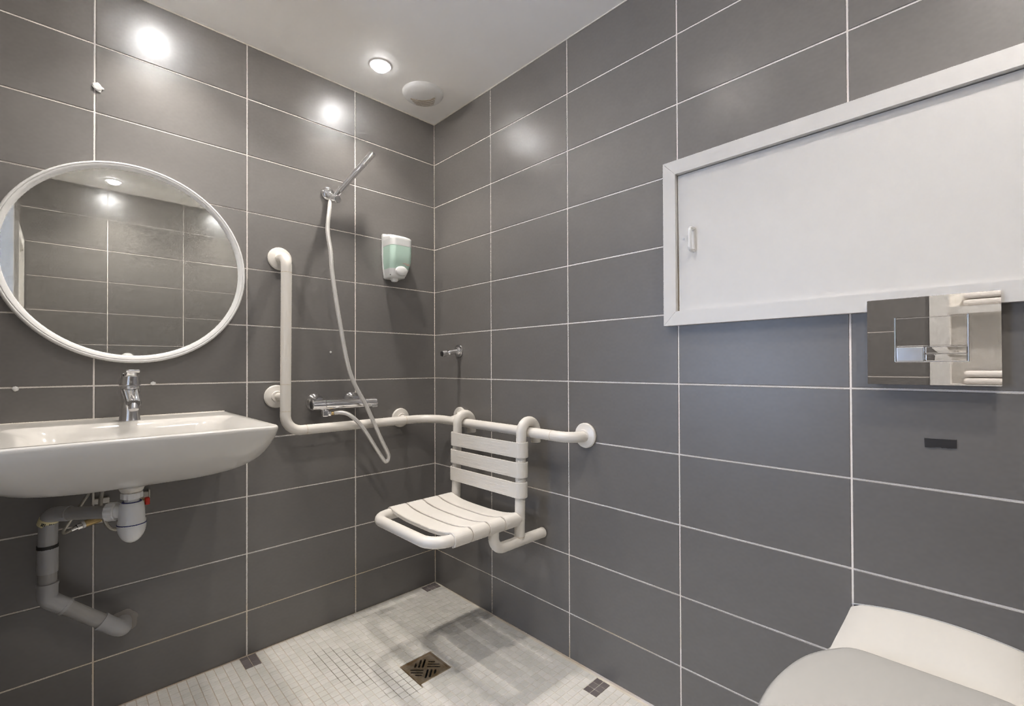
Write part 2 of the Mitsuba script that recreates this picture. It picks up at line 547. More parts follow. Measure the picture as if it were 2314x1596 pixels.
for n_, c in enumerate(pale[:300]):
    w, h = round(c[1] - c[0], 4), round(c[3] - c[2], 4)
    scene[numbered('floor__mosaic_tile')] = {**shared_ply((w, h, 'm'), lambda: mosaic_tile(w, h), 'mosaic'), 'to_world': T(mosaic_matrix(c).tolist())}
rest = []
for c in pale[300:]:
    m = mosaic_tile(c[1] - c[0], c[3] - c[2])
    m.apply_transform(mosaic_matrix(c))
    rest.append(m)
k = obj('mosaic_field', cat(*rest), 'mosaic', 'floor')
tag(k, kind='stuff', label='pale mosaic tiles further back on the floor')
for c in final:
    if c[4] == 'dark':
        w, h = round(c[1] - c[0], 4), round(c[3] - c[2], 4)
        k = numbered('floor__dark_mosaic_tile')
        scene[k] = {**shared_ply((w, h, 'm'), lambda: mosaic_tile(w, h), 'dark_mosaic'), 'to_world': T(mosaic_matrix(c).tolist())}
        tag(k, label='dark grey accent mosaic tile')

# ------------------------------------------------------------------ door frame, niche and hall behind the camera
fr = Polygon([(DY0 - 0.05, 0.0), (DY1 + 0.05, 0.0), (DY1 + 0.05, DZ + 0.05), (DY0 - 0.05, DZ + 0.05)]).difference(sbox(DY0 + 0.012, -0.1, DY1 - 0.012, DZ - 0.012))
struct('trim_2', orient(extrude(fr, 0.15), (XW - 0.135, 0, 0.0), (0, 1, 0), (0, 0, 1), (1, 0, 0)), 'white_satin', 'white frame of the doorway')
HX0, HY0, HY1 = -2.75, -1.5, 0.45
XH = XW - B - 0.12
hall = [bx(HX0 - 0.1, HX0, HY0 - 0.1, HY1 + 0.1, 0, 2.4), bx(HX0, XH, HY0 - 0.1, HY0, 0, 2.4), bx(HX0, XH, HY1, HY1 + 0.1, 0, 2.4)]
wy0, wy1, wz0, wz1 = -0.85, -0.15, 0.62, 1.50
far = Polygon([(HY0 - 0.1, 0), (HY1 + 0.1, 0), (HY1 + 0.1, 2.4), (HY0 - 0.1, 2.4)]).difference(sbox(wy0, wz0, wy1, wz1))
hall[0] = orient(extrude(far, 0.1), (HX0 - 0.1, 0, 0), (0, 1, 0), (0, 0, 1), (1, 0, 0))
struct('wall_hall_far', hall[0], 'hall_paint', 'pale hall wall with a window')
struct('wall_hall_side', cat(hall[1], hall[2]), 'hall_paint', 'pale hall walls')
struct('floor_hall', bx(HX0 - 0.1, XH - 0.001, HY0 - 0.1, HY1 + 0.1, -0.08, -0.02), 'hall_floor', 'brown hall floor')
struct('ceiling_hall', bx(HX0 - 0.1, XH - 0.001, HY0 - 0.1, HY1 + 0.1, 2.4, 2.46), 'ceiling_paint', 'white hall ceiling')
wf = sbox(wy0 - 0.04, wz0 - 0.04, wy1 + 0.04, wz1 + 0.04).difference(union_all([sbox(wy0 + 0.03, wz0 + 0.03, (wy0 + wy1) / 2 - 0.02, wz1 - 0.03), sbox((wy0 + wy1) / 2 + 0.02, wz0 + 0.03, wy1 - 0.03, wz1 - 0.03)]))
struct('window_1', orient(extrude(wf, 0.05), (HX0 - 0.03, 0, 0), (0, 1, 0), (0, 0, 1), (1, 0, 0)), 'white_satin', 'white hall window frame')
pane = tri([(HX0 - 0.012, wy0 + 0.03, wz0 + 0.03), (HX0 - 0.012, wy1 - 0.03, wz0 + 0.03), (HX0 - 0.012, wy1 - 0.03, wz1 - 0.03), (HX0 - 0.012, wy0 + 0.03, wz1 - 0.03)], [(0, 1, 2, 3)])
k = obj('pane', pane, 'white_satin', 'window_1')
scene[k]['emitter'] = {'type': 'area', 'radiance': {'type': 'rgb', 'value': DAYLIGHT}}

# niche with shelves, seen only in the flush plate and the mirror
nd = 0.17
niche = [bx(XW - nd - 0.015, XW - nd, NY0, NY1, NZ0, NZ1), bx(XW - nd, XW + 0.004, NY0, NY0 + 0.015, NZ0, NZ1), bx(XW - nd, XW + 0.004, NY1 - 0.015, NY1, NZ0, NZ1),
         bx(XW - nd, XW + 0.004, NY0 + 0.015, NY1 - 0.015, NZ0, NZ0 + 0.015), bx(XW - nd, XW + 0.004, NY0 + 0.015, NY1 - 0.015, NZ1 - 0.015, NZ1)]
t = thing('niche_shelf', 'white recessed shelf niche beside the doorway, seen in the mirror', 'shelf')
obj('box', cat(*niche), 'ceiling_paint', t)
nf = sbox(NY0 - 0.03, NZ0 - 0.05, NY1 + 0.045, NZ1 + 0.05).difference(sbox(NY0 + 0.015, NZ0 + 0.015, NY1 - 0.015, NZ1 - 0.015))
obj('frame', orient(extrude(nf, 0.018), (XW + 0.0005, 0, 0), (0, 1, 0), (0, 0, 1), (1, 0, 0)), 'white_satin', t)
for z in (0.925, 1.245):
    obj('board', bx(XW - nd, XW - 0.01, NY0 + 0.015, NY1 - 0.015, z - 0.03, z), 'white_satin', t)
towel_words = ('lower', 'upper')
for lev, z in enumerate((0.925, 1.245)):
    for q in range(2 + lev):
        k = obj('folded_towel', rbox(XW - 0.15, XW - 0.015, -1.98, -1.74, z + 0.001 + q * 0.028, z + 0.027 + q * 0.028, 0.011), 'towel', smooth=60)
        order = (('lower', 'upper'), ('lowest', 'middle', 'topmost'))[lev][q]
        tag(k, label=f'{order} white folded towel of the stack on the {towel_words[lev]} niche board', category='towel', group=f'towels on the {towel_words[lev]} niche board')

# round knob on the back wall, its top shows at the bottom of the mirror
k = obj('wall_bumper', lathe([(0.036, 0), (0.038, 0.004), (0.036, 0.010), (0.024, 0.013), (0.020, 0.026), (0.023, 0.036), (0.021, 0.042), (0.0, 0.044)], (-0.946, YB, 1.066), (0, 1, 0)), 'white_plastic', smooth=40)
tag(k, label='round white wall bumper reflected at the bottom of the round mirror', category='wall bumper')

# ------------------------------------------------------------------ lamps
places = ('over the shower, beside the air vent', 'over the wash basin, out of view above the mirror', 'in the middle of the ceiling, out of view',
          'at the back, seen reflected in the round mirror', 'at the back near the toilet')
beams = {}
for (x, y), where in zip(LAMPS, places):
    t = thing('downlight', 'round recessed ceiling downlight ' + where, 'lamp', 'ceiling downlights')
    ring = lathe([(LR, 0.03), (LR, -0.001), (LR + 0.001, -0.003), (LR + 0.009, -0.0035), (LR + 0.0125, -0.001), (LR + 0.0125, 0.0), (LR + 0.001, 0.0), (LR + 0.0012, 0.03)], (x, y, CEIL), (0, 0, 1), 40)
    n = 40
    P = np.vstack([ring.vertices[:8 * n]])
    rings = [P[i * n:(i + 1) * n] for i in range(8)]
    obj('rim', loft(rings, False, False), 'lamp_rim', t, smooth=40)
    disc = lathe([(LR - 0.0015, -0.003), (LR - 0.002, 0.009), (LR - 0.0045, 0.0140), (LR - 0.010, 0.0175), (LR - 0.018, 0.0195), (0.0, 0.0202)], (x, y, CEIL), (0, 0, -1), 32)
    k = obj('lens', disc, 'lamp_rim', t, smooth=60)
    scene[k]['emitter'] = {'type': 'area', 'radiance': {'type': 'rgb', 'value': LAMP}}
    for q in range(5):                                        # the reflector's beam, spread over the lens
        qx, qy = x + 0.019 * math.cos(q * 2 * math.pi / 5), y + 0.019 * math.sin(q * 2 * math.pi / 5)
        beams[f'beam_{len(beams)}'] = {'type': 'spot', 'intensity': {'type': 'rgb', 'value': [b / 5 for b in BEAM]}, 'cutoff_angle': 52.0, 'beam_width': 16.0,
                                       'to_world': T().look_at(origin=[qx, qy, CEIL - 0.0225], target=[qx, qy, 0], up=[1, 0, 0])}

scene.update(beams)

# ------------------------------------------------------------------ air vent
VX, VY, VR = -0.181, -0.181, 0.084
t = thing('air_vent', 'round white domed ceiling air vent with curved slots near the corner', 'vent')
dome = [(VR, 0.0), (VR, 0.004), (VR - 0.003, 0.008)] + [(VR * math.cos(a) * 0.965, 0.008 + 0.020 * math.sin(a)) for a in np.linspace(0.12, math.pi / 2, 12)]
obj('dome', lathe(dome, (VX, VY, CEIL), (0, 0, -1), 48), 'white_plastic', t, smooth=40)
vd = np.array([1.0, 1.0, 0]) / math.sqrt(2)                   # towards the corner
vs = np.array([1.0, -1.0, 0]) / math.sqrt(2)
for q in range(4):
    off = 0.012 + 0.0135 * q
    pts = []
    for a in np.linspace(-1, 1, 15):
        s_ = 0.050 * a * (1 - 0.09 * q)
        o_ = off - 0.012 * a * a
        r_ = math.hypot(s_, o_) / VR
        zz = CEIL - 0.008 - 0.020 * math.sqrt(max(0, 1 - min(1, (r_ / 0.965)) ** 2))
        pts.append(np.array([VX, VY, 0]) + vd * o_ + vs * s_ + np.array([0, 0, zz - 0.0012]))
    obj('louvre', sweep(pts, 0.0030, 8), 'cream_plastic', t, smooth=True)
    sh = [p + vd * -0.0058 + np.array([0, 0, 0.0004]) for p in pts]
    obj('slot', sweep(sh, 0.0034, 6), 'slot_dark', t, smooth=True)

# ------------------------------------------------------------------ round mirror
MX, MZ, MR = -1.1013, 1.3187, 0.2987
t = thing('round_mirror', 'round mirror with a white moulded frame above the wash basin', 'mirror')
prof = [(MR - 0.024, 0.000), (MR - 0.001, 0.000), (MR, 0.004), (MR, 0.020), (MR - 0.002, 0.028), (MR - 0.005, 0.0305), (MR - 0.008, 0.030), (MR - 0.0092, 0.028), (MR - 0.0104, 0.030),
        (MR - 0.015, 0.0295), (MR - 0.0165, 0.0275), (MR - 0.021, 0.0262), (MR - 0.024, 0.021)]
a_, b_, d_ = frame_of((0, -1, 0))
ang = np.arange(96) * 2 * math.pi / 96
rr = [np.array([MX, -0.0005, MZ]) + d_ * h + r * (np.cos(ang)[:, None] * a_ + np.sin(ang)[:, None] * b_) for r, h in prof]
obj('frame', loft(rr + [rr[0]], False, False), 'white_plastic', t, smooth=50)
obj('glass', cyl((MX, -0.010, MZ), (MX, -0.0235, MZ), MR - 0.0225, 96), 'mirror_glass', t)

# ------------------------------------------------------------------ wash basin
XC, AH, YF, ZT, AB, YBOT, ZBOT, PP_, PZ = -1.12, 0.262, -0.562, 0.858, 0.0488, -0.3384, 0.7108, 4.2884, 1.2713
rings = []


def basin_ring(x0, x1, y0, y1, r, z, square_back):
    R = rrect(x0, x1, y0, y1, r, 8)
    if square_back:
        R2 = rrect(x0, x1, y0, y1, 0.003, 8)
        R = np.where((R[:, 1] > (y0 + y1) / 2)[:, None], R2, R)
    return np.c_[R, np.full(len(R), z)]


for s in np.linspace(1, 0.0, 22) ** 0.8:
    w = (1 - s ** PP_) ** (1 / PP_)
    a = AB + (AH - AB) * w
    y0 = YBOT + (YF - YBOT) * (1 - s ** PZ) ** (1 / PZ)
    z = ZT - 0.010 + (ZBOT - ZT + 0.010) * s
    rings.append(basin_ring(XC - a, XC + a, y0, -0.0005, min(0.03 + 0.06 * s, a * 0.9), z, True))
rings.append(basin_ring(XC - AH, XC + AH, YF, -0.0005, 0.03, ZT - 0.004, True))
rings.append(basin_ring(XC - AH + 0.003, XC + AH - 0.003, YF + 0.003, -0.0005, 0.028, ZT, True))
ix0, ix1, iy0, iy1 = XC - AH + 0.020, XC + AH - 0.020, YF + 0.020, -0.150
rings.append(basin_ring(ix0 - 0.003, ix1 + 0.003, iy0 - 0.003, iy1 + 0.004, 0.035, ZT, False))
for s, dz in ((0.0, 0.003), (0.008, 0.010), (0.016, 0.022)):
    rings.append(basin_ring(ix0 + s * 2.5, ix1 - s * 2.5, iy0 + s, iy1 - s * 1.2, 0.04 + s, ZT - dz, False))
for u in np.linspace(0.15, 1, 9):
    e = 1 - math.cos(u * math.pi / 2)
    rings.append(basin_ring(ix0 + 0.05 + (0.17) * e, ix1 - 0.05 - 0.17 * e, iy0 + 0.02 + 0.13 * e, iy1 - 0.025 - 0.07 * e, 0.02 + 0.02 * e if u > 0.7 else 0.05, ZT - 0.025 - 0.075 * math.sin(u * math.pi / 2), False))
t = thing('wash_basin', 'wide white ceramic wall basin under the round mirror', 'basin')
body = loft(rings)
obj('bowl', body, 'ceramic', t, smooth=50)
obj('outlet_boss', lathe([(0.028, 0.045), (0.030, 0.02), (0.033, 0.006), (0.034, 0.0), (0.0, 0.0)][::-1], (XC - 0.002, -0.215, 0.690), (0, 0, 1)), 'ceramic', t, smooth=40)
obj('plug_hole', lathe([(0.0, 0.0), (0.022, 0.0), (0.024, 0.002), (0.022, 0.003), (0.0, 0.0015)], (XC, -0.275, ZT - 0.1005), (0, 0, 1)), 'chrome', t, smooth=40)
sealant = sweep([(XC - AH + 0.002, -0.0004, ZT + 0.0002), (XC + AH - 0.002, -0.0004, ZT + 0.0002)], 0.0017, 8)
obj('sealant', sealant, 'caulk', t, smooth=True)

# ------------------------------------------------------------------ basin tap
t = thing('basin_tap', 'chrome single lever mixer tap standing on the wash basin', 'tap')
fx, fy = -1.1195, -0.118
fz = ZT
R3 = []
for h, rx, ry, oy in ((0, 0.0245, 0.0245, 0), (0.006, 0.0235, 0.0235, 0), (0.020, 0.0215, 0.022, 0), (0.045, 0.0205, 0.0215, 0), (0.07, 0.0215, 0.024, -0.001), (0.088, 0.0235, 0.027, -0.002), (0.096, 0.0243, 0.028, -0.002), (0.0975, 0.0235, 0.027, -0.002)):
    a = np.arange(36) * 2 * math.pi / 36
    R3.append(np.c_[fx + rx * np.cos(a), fy + oy + ry * np.sin(a), np.full(36, fz + h)])
obj('body', loft(R3), 'tap_chrome', t, smooth=40)
sp = []
for u in np.linspace(0, 1, 9):
    c = np.array([fx, fy - 0.012 - 0.088 * u, fz + 0.083 - 0.030 * u])
    w_, h_ = 0.0205 - 0.004 * u, 0.0150 - 0.0045 * u
    a = np.arange(24) * 2 * math.pi / 24
    sp.append(c + np.c_[-w_ * np.sign(np.cos(a)) * np.abs(np.cos(a)) ** 0.7, np.zeros(24), h_ * np.sign(np.sin(a)) * np.abs(np.sin(a)) ** 0.8])
end = sp[-1].mean(0)
sp.append(end + (sp[-1] - end) * 0.85 + np.array([0, -0.004, -0.001]))
sm = loft([r[::-1] for r in sp])
sm.fix_normals()
obj('spout', sm, 'chrome', t, smooth=40)
k = obj('aerator', lathe([(0.0, 0.0), (0.0105, 0.0), (0.0115, 0.002), (0.0118, 0.016), (0.0, 0.016)], (fx, fy - 0.1005, fz + 0.0355), (0, 0.42, 0.91)), 'brushed', t, smooth=40)
lv = []
for h, rx, ry, oy in ((0.099, 0.0240, 0.0275, -0.002), (0.112, 0.0228, 0.0265, -0.003), (0.124, 0.0210, 0.0255, -0.004), (0.130, 0.0195, 0.026, -0.006), (0.1335, 0.016, 0.022, -0.008), (0.1345, 0.008, 0.012, -0.008)):
    a = np.arange(36) * 2 * math.pi / 36
    lv.append(np.c_[fx + rx * np.cos(a), fy + oy + ry * np.sin(a), np.full(36, fz + h)])
lever = man(loft(lv)) + man(orient(rbox(-0.0155, 0.0155, -0.075, 0.0, -0.004, 0.004, 0.0038), (fx, fy - 0.012, fz + 0.127), (1, 0, 0), (0, 0.985, -0.17), (0, 0.17, 0.985)))
lk = obj('lever', mtri(lever), 'chrome', t, smooth=40)
obj('index_button', cyl((fx, fy - 0.027, fz + 0.1085), (fx, fy - 0.0305, fz + 0.1085), 0.0034, 16), 'brushed', lk)

# ------------------------------------------------------------------ bottle trap
t = thing('bottle_trap', 'white plastic bottle trap with dark blue rings under the wash basin', 'trap')
TX, TY = -1.1225, -0.212
low = [(0.0, 0.540)] + [(0.0312 * math.sin(a), 0.588 - 0.048 * math.cos(a)) for a in np.linspace(0.15, math.pi / 2, 12)] + [(0.0312, 0.590), (0.0, 0.590)]
obj('cup', lathe(low, (TX, TY, 0.0)), 'white_plastic', t, smooth=40)
obj('ring', lathe([(0.0, 0.590), (0.0318, 0.590), (0.0318, 0.5922), (0.0, 0.5922)], (TX, TY, 0)), 'navy', t, smooth=40)
obj('body', lathe([(0.0, 0.5922), (0.0308, 0.5922), (0.0308, 0.598), (0.0288, 0.602), (0.0282, 0.625), (0.0265, 0.640), (0.0235, 0.648), (0.0, 0.648)], (TX, TY, 0)), 'white_plastic', t, smooth=40)
obj('ring', lathe([(0.0, 0.648), (0.0215, 0.648), (0.0215, 0.6495), (0.0, 0.6495)], (TX, TY, 0)), 'navy', t, smooth=40)
obj('neck', cyl((TX, TY, 0.649), (TX, TY, 0.668), 0.0165), 'white_plastic', t, smooth=40)
a = np.arange(48) * 2 * math.pi / 48
nut_r = 0.0238 + 0.0007 * np.sign(np.sin(a * 12))
obj('nut', loft([np.c_[TX + nut_r * np.cos(a) * q, TY + nut_r * np.sin(a) * q, np.full(48, z)] for q, z in ((0.95, 0.658), (1, 0.660), (1, 0.672), (0.96, 0.6735))]), 'white_plastic', t, smooth=30)
obj('flange', lathe([(0.020, 0.6735), (0.0245, 0.678), (0.0275, 0.686), (0.0275, 0.691), (0.0, 0.691)], (TX, TY, 0)), 'cream_plastic', t, smooth=40)
od = np.array([-0.84, 0.52, -0.02])
od /= np.linalg.norm(od)
O = np.array([TX, TY, 0.6255])
obj('outlet', cyl(O + od * 0.02, O + od * 0.048, 0.0178), 'white_plastic', t, smooth=40)
ax_, ay_, az_ = frame_of(od)
nut2 = [O + od * h + q * (nut_r[:, None] * (np.cos(a)[:, None] * ax_ + np.sin(a)[:, None] * ay_)) for q, h in ((0.93, 0.034), (1.0, 0.036), (1.0, 0.054), (0.95, 0.056))]
obj('outlet_nut', loft(nut2), 'white_plastic', t, smooth=30)

# ------------------------------------------------------------------ grey drain pipe
t = thing('drain_pipe', 'grey plastic waste pipe bending from the bottle trap down into the wall', 'pipe')
E1 = np.array([-1.2815, -0.075, 0.6195])
P0 = O + od * 0.0563
VXp, VYp = -1.2835, -0.072
E2 = np.array([VXp, VYp, 0.395])
E3 = np.array([-1.137, VYp - 0.006, 0.262])
EW = np.array([-1.1240, 0.004, 0.2455])
d12 = (E3 - E2) / np.linalg.norm(E3 - E2)
obj('pipe', sweep([P0, E1 + (P0 - E1) / np.linalg.norm(P0 - E1) * 0.03], 0.0168), 'pvc', t, smooth=40)
obj('elbow', sweep(fillet([E1 + (P0 - E1) / np.linalg.norm(P0 - E1) * 0.055, E1, E1 + np.array([VXp - E1[0], VYp - E1[1], -0.085])], 0.024), 0.0196), 'pvc_socket', t, smooth=40)
obj('seal_ring', cyl((VXp, VYp, 0.528), (VXp, VYp, 0.538), 0.0212), 'rubber', t, smooth=40)
obj('socket', lathe([(0.0, 0.465), (0.0206, 0.465), (0.0212, 0.468), (0.0212, 0.520), (0.0216, 0.524), (0.0212, 0.530), (0.0, 0.530)], (VXp, VYp, 0)), 'pvc_socket', t, smooth=40)
obj('pipe', cyl((VXp, VYp, 0.40), (VXp, VYp, 0.468), 0.0188), 'pvc', t, smooth=40)
el = sweep(fillet([(VXp, VYp, 0.436), E2, E2 + d12 * 0.048], 0.026), 0.0212)
ek = obj('elbow', el, 'pvc_socket', t, smooth=40)
obj('rim', cyl((VXp, VYp, 0.432), (VXp, VYp, 0.438), 0.0226), 'pvc_socket', ek, smooth=40)
obj('rim', cyl(E2 + d12 * 0.043, E2 + d12 * 0.050, 0.0224), 'pvc_socket', ek, smooth=40)
obj('pipe', cyl(E2 + d12 * 0.04, E3 - d12 * 0.03, 0.0188), 'pvc', t, smooth=40)
ek = obj('elbow', sweep(fillet([E3 - d12 * 0.052, E3 + d12 * 0.008, EW], 0.026), 0.0212), 'pvc_socket', t, smooth=40)
obj('rim', cyl(E3 - d12 * 0.054, E3 - d12 * 0.049, 0.0224), 'pvc_socket', ek, smooth=40)
bend = fillet([E1 + (P0 - E1) / np.linalg.norm(P0 - E1) * 0.055, E1, E1 + np.array([VXp - E1[0], VYp - E1[1], -0.085])], 0.024)
bi = len(bend) // 2 + 2
bt = (bend[bi + 1] - bend[bi - 1]) / np.linalg.norm(bend[bi + 1] - bend[bi - 1])
stk = obj('sticker', cyl(bend[bi] - bt * 0.002, bend[bi] + bt * 0.0155, 0.0205, 32), 'sticker', t, smooth=40)
ba_, bb_, _ = frame_of(bt)
label_out = np.array([0.0, -1.0, 0.25])                        # the label's printed side looks into the room
label_out -= bt * (label_out @ bt)
label_out /= np.linalg.norm(label_out)
side_ = np.cross(bt, label_out)
for q, (aa, wd) in enumerate(((-38, 0.0035), (-26, 0.0022), (-17, 0.003), (8, 0.0018), (18, 0.0026), (27, 0.002))):
    ra = math.radians(aa)
    cdir = math.cos(ra) * label_out + math.sin(ra) * side_
    cc = bend[bi] + bt * 0.007 + cdir * 0.0205
    sdr = np.cross(bt, cdir)
    mk = orient(bx(-0.0042, 0.0042, -wd / 2, wd / 2, -0.0006, 0.0003), cc, bt, sdr, cdir)
    obj('print_mark', mk, 'ink', stk)
tag(stk, label='yellowish printed sticker round the bend')
hole_ring = lathe([(0.0216, 0.0), (0.036, 0.0), (0.033, 0.0022), (0.026, 0.003), (0.0216, 0.0018)], (EW[0], -0.0004, EW[2]), (0, -1, 0), 28)
hv = hole_ring.vertices
hv[:, [0, 2]] += (hv[:, [0, 2]] - [EW[0], EW[2]]) * (0.25 * (mikit.meshkit.noise(hv * 70) - 0.4))[:, None]
k = obj('wall_patch', hole_ring, 'cement', t, smooth=30)
tag(k, label='rough grey filler round the pipe where it enters the wall')

# ------------------------------------------------------------------ supply hoses, valves and brackets under the basin
hA = spline([(-1.196, -0.085, 0.690), (-1.2032, -0.09, 0.6645), (-1.2252, -0.088, 0.6232), (-1.2480, -0.080, 0.579), (-1.2540, -0.070, 0.5645), (-1.2500, -0.060, 0.5580), (-1.2380, -0.053, 0.5610)], 8)
t = thing('supply_hose', 'braided steel supply hose reaching to the brass valve beside the grey pipe', 'hose', 'supply hoses under the basin')
obj('braid', sweep(hA, 0.0042, 12), 'braid', t, smooth=True)
obj('ferrule', cyl((-1.2380, -0.053, 0.5610), (-1.2265, -0.0505, 0.5655), 0.0062, 12), 'chrome', t, smooth=40)
t = thing('stop_valve', 'brass stop valve on the tiled wall left of the bottle trap', 'valve', 'stop valves under the basin')
obj('body', sweep([(-1.2110, -0.0455, 0.5690), (-1.1830, -0.0340, 0.5725), (-1.1770, -0.012, 0.5735), (-1.1770, 0.002, 0.5735)], 0.0096, 14), 'brass', t, smooth=40)
obj('nut', cyl((-1.2265, -0.0505, 0.5655), (-1.2165, -0.0475, 0.5680), 0.0082, 6), 'chrome', t)
obj('collar', cyl((-1.2165, -0.0475, 0.5680), (-1.2110, -0.0455, 0.5690), 0.0100, 20), 'white_plastic', t, smooth=40)
obj('rosette', lathe([(0.017, 0.0), (0.016, 0.004), (0.0, 0.006)], (-1.1770, -0.0003, 0.5735), (0, -1, 0)), 'brass', t, smooth=40)
hB = spline([(-1.1750, -0.100, 0.690), (-1.1765, -0.10, 0.664), (-1.1800, -0.10, 0.630), (-1.1731, -0.10, 0.5879), (-1.1586, -0.100, 0.5581), (-1.1370, -0.098, 0.5520), (-1.1100, -0.085, 0.562), (-1.088, -0.060, 0.585), (-1.0790, -0.036, 0.600)], 8)
t = thing('supply_hose', 'braided steel supply hose curving behind the white bottle trap', 'hose', 'supply hoses under the basin')
obj('braid', sweep(hB, 0.0048, 12), 'braid', t, smooth=True)
t = thing('stop_valve', 'stop valve with a red handle behind the bottle trap', 'valve', 'stop valves under the basin')
obj('body', sweep([(-1.0790, -0.038, 0.600), (-1.0765, -0.026, 0.603), (-1.0755, 0.002, 0.604)], 0.0072, 14), 'brass', t, smooth=40)
k = obj('handle', rbox(-1.0775, -1.0655, -0.050, -0.030, 0.594, 0.616, 0.004), 'red', t, smooth=40)
tag(k, label='red handle')
t = thing('basin_bracket', 'pale plastic basin bracket on the wall left of the bottle trap', 'bracket', 'brackets under the basin')
obj('plate', cat(rbox(-1.1945, -1.1890, -0.014, -0.0004, 0.612, 0.690, 0.002), rbox(-1.1950, -1.1560, -0.013, -0.0004, 0.6115, 0.6265, 0.002)), 'cream_plastic', t, smooth=30)
t = thing('basin_bracket', 'pale plastic basin bracket on the wall behind the red valve handle', 'bracket', 'brackets under the basin')
obj('plate', cat(rbox(-1.0860, -1.0640, -0.012, -0.0004, 0.592, 0.626, 0.002), rbox(-1.0652, -1.0618, -0.016, -0.0004, 0.590, 0.632, 0.0015)), 'cream_plastic', t, smooth=30)

# ------------------------------------------------------------------ white dabs and leftovers on the left wall
for n_, (x, z, word) in enumerate(((-1.3463, 0.9511, 'left of the tap'), (-1.0533, 0.957, 'just right of the tap'))):
    m = trimesh.creation.icosphere(2, 1.0)
    v = m.vertices
    m.vertices = v * (0.75 + 0.5 * mikit.meshkit.noise(v * 1.7 + 5 * n_))[:, None] * [0.0068, 0.003, 0.0062] + [x, -0.0012, z]
    k = obj('filler_dab', m, 'white_plastic', smooth=40)
    tag(k, label='small white dab of filler on the joint ' + word, category='filler', group='dabs of filler on the left wall')
m = trimesh.creation.icosphere(2, 1.0)
v = m.vertices
m.vertices = v * (0.6 + 0.8 * mikit.meshkit.noise(v * 2.1 + 9))[:, None] * [0.012, 0.005, 0.013] + [-1.1845, -0.002, 1.8278]
k = obj('filler_dab', m, 'white_plastic', smooth=30)
tag(k, label='ragged white blob of filler on the vertical joint high on the left wall', category='filler', group='dabs of filler on the left wall')
k = obj('wall_plug', lathe([(0.0, 0.0), (0.0042, 0.0), (0.0042, 0.0015), (0.0026, 0.002), (0.0024, 0.0004), (0.0, 0.0004)], (-0.4945, -0.0003, 1.0653), (0, -1, 0), 16), 'white_plastic', smooth=30)
tag(k, label='tiny white plug in a drilled hole above the shower mixer', category='plug')

# ------------------------------------------------------------------ grab bar
t = thing('grab_bar', 'cream grab bar running down the left wall and round the corner', 'grab bar')
BD, BR, BZ, BXV = 0.075, 0.0178, 0.7785, -0.6845
path = [(BXV, -0.008, 1.4030), (BXV, -BD, 1.4030), (BXV - 0.004, -BD, BZ), (-BD, -BD, BZ), (-BD, -0.8735, BZ - 0.006), (-0.008, -0.8735, BZ - 0.006)]
pth = fillet(path, [0.040, 0.055, 0.10, 0.055], 12)
obj('rail', sweep(pth, BR, 24), 'cream_plastic', t, smooth=40)
FL = [(0.0405, 0.0), (0.0415, 0.002), (0.0415, 0.007), (0.0385, 0.0105), (0.030, 0.0125), (0.021, 0.0155), (0.0185, 0.020), (0.0, 0.020)]
for p, d in (((BXV, -0.0003, 1.4030), (0, -1, 0)), ((BXV - 0.012, -0.0003, 0.9000), (0, -1, 0)), ((-0.1855, -0.0003, 0.7825), (0, -1, 0)), ((-0.0003, -0.197, 0.7880), (-1, 0, 0)), ((-0.0003, -0.8735, 0.7750), (-1, 0, 0))):
    obj('flange', lathe(FL, p, d, 40), 'cream_plastic', t, smooth=35)
for p, q in (((BXV - 0.010, -0.012, 0.9000), (BXV - 0.003, -BD, 0.9000)), ((-0.1855, -0.012, 0.7815), (-0.1855, -BD, BZ)), ((-0.012, -0.199, 0.787), (-BD, -0.215, BZ))):
    obj('support', cyl(p, q, 0.0135), 'cream_plastic', t, smooth=40)
for c, d in (((BXV - 0.0003, -BD, 1.3430), (0, 0, 1)), ((BXV - 0.0027, -BD, 0.945), (0, 0, 1)), ((BXV - 0.0033, -BD, 0.850), (0, 0, 1)), ((-0.617, -BD, BZ), (1, 0, 0)), ((-0.205, -BD, BZ), (1, 0, 0)), ((-BD, -0.79, BZ - 0.0054), (0, 1, 0))):
    c, d = np.array(c), np.array(d, float)
    obj('seam_line', cyl(c - d * 0.0007, c + d * 0.0007, BR + 0.0003, 24), 'seam', t, smooth=40)

# ------------------------------------------------------------------ shower seat
t = thing('shower_chair', 'cream slatted shower chair hooked over the grab bar on the right wall', 'shower chair')
SR = 0.0178
YR, YL = -0.6785, -0.318
ZS = 0.482


def up_x(z):                                                  # the uprights lean a little off the wall
    return -0.1120 - (0.75 - z) * 0.031


hook_r = 0.0365
for y, end in ((YR, 0.412), (YL, 0.430)):
    arc = [(-BD - 0.000 + hook_r * math.cos(a), y, BZ - 0.003 + hook_r * math.sin(a)) for a in np.linspace(0, math.pi, 13)]
    path = [(arc[0][0], y, 0.7360)] + arc + [(up_x(z), y, z) for z in (0.74, 0.6, end)]
    obj('upright', sweep(path, SR, 22), 'cream_plastic', t, smooth=40)
    obj('hook_tip', cyl((arc[0][0], y, 0.7362), (arc[0][0], y, 0.7345), SR - 0.001, 22), 'cream_plastic', t)
XF = -0.479
frame = fillet([(-0.128, YL, ZS), (XF, YL, ZS), (XF, YR, ZS), (-0.128, YR, ZS)], 0.062, 10)
obj('seat_frame', sweep(frame, SR, 24), 'cream_plastic', t, smooth=40)
obj('rail_end', cyl((-0.1275, YR, ZS), (-0.1215, YR, ZS), SR + 0.0008, 24), 'cream_plastic', t, smooth=40)
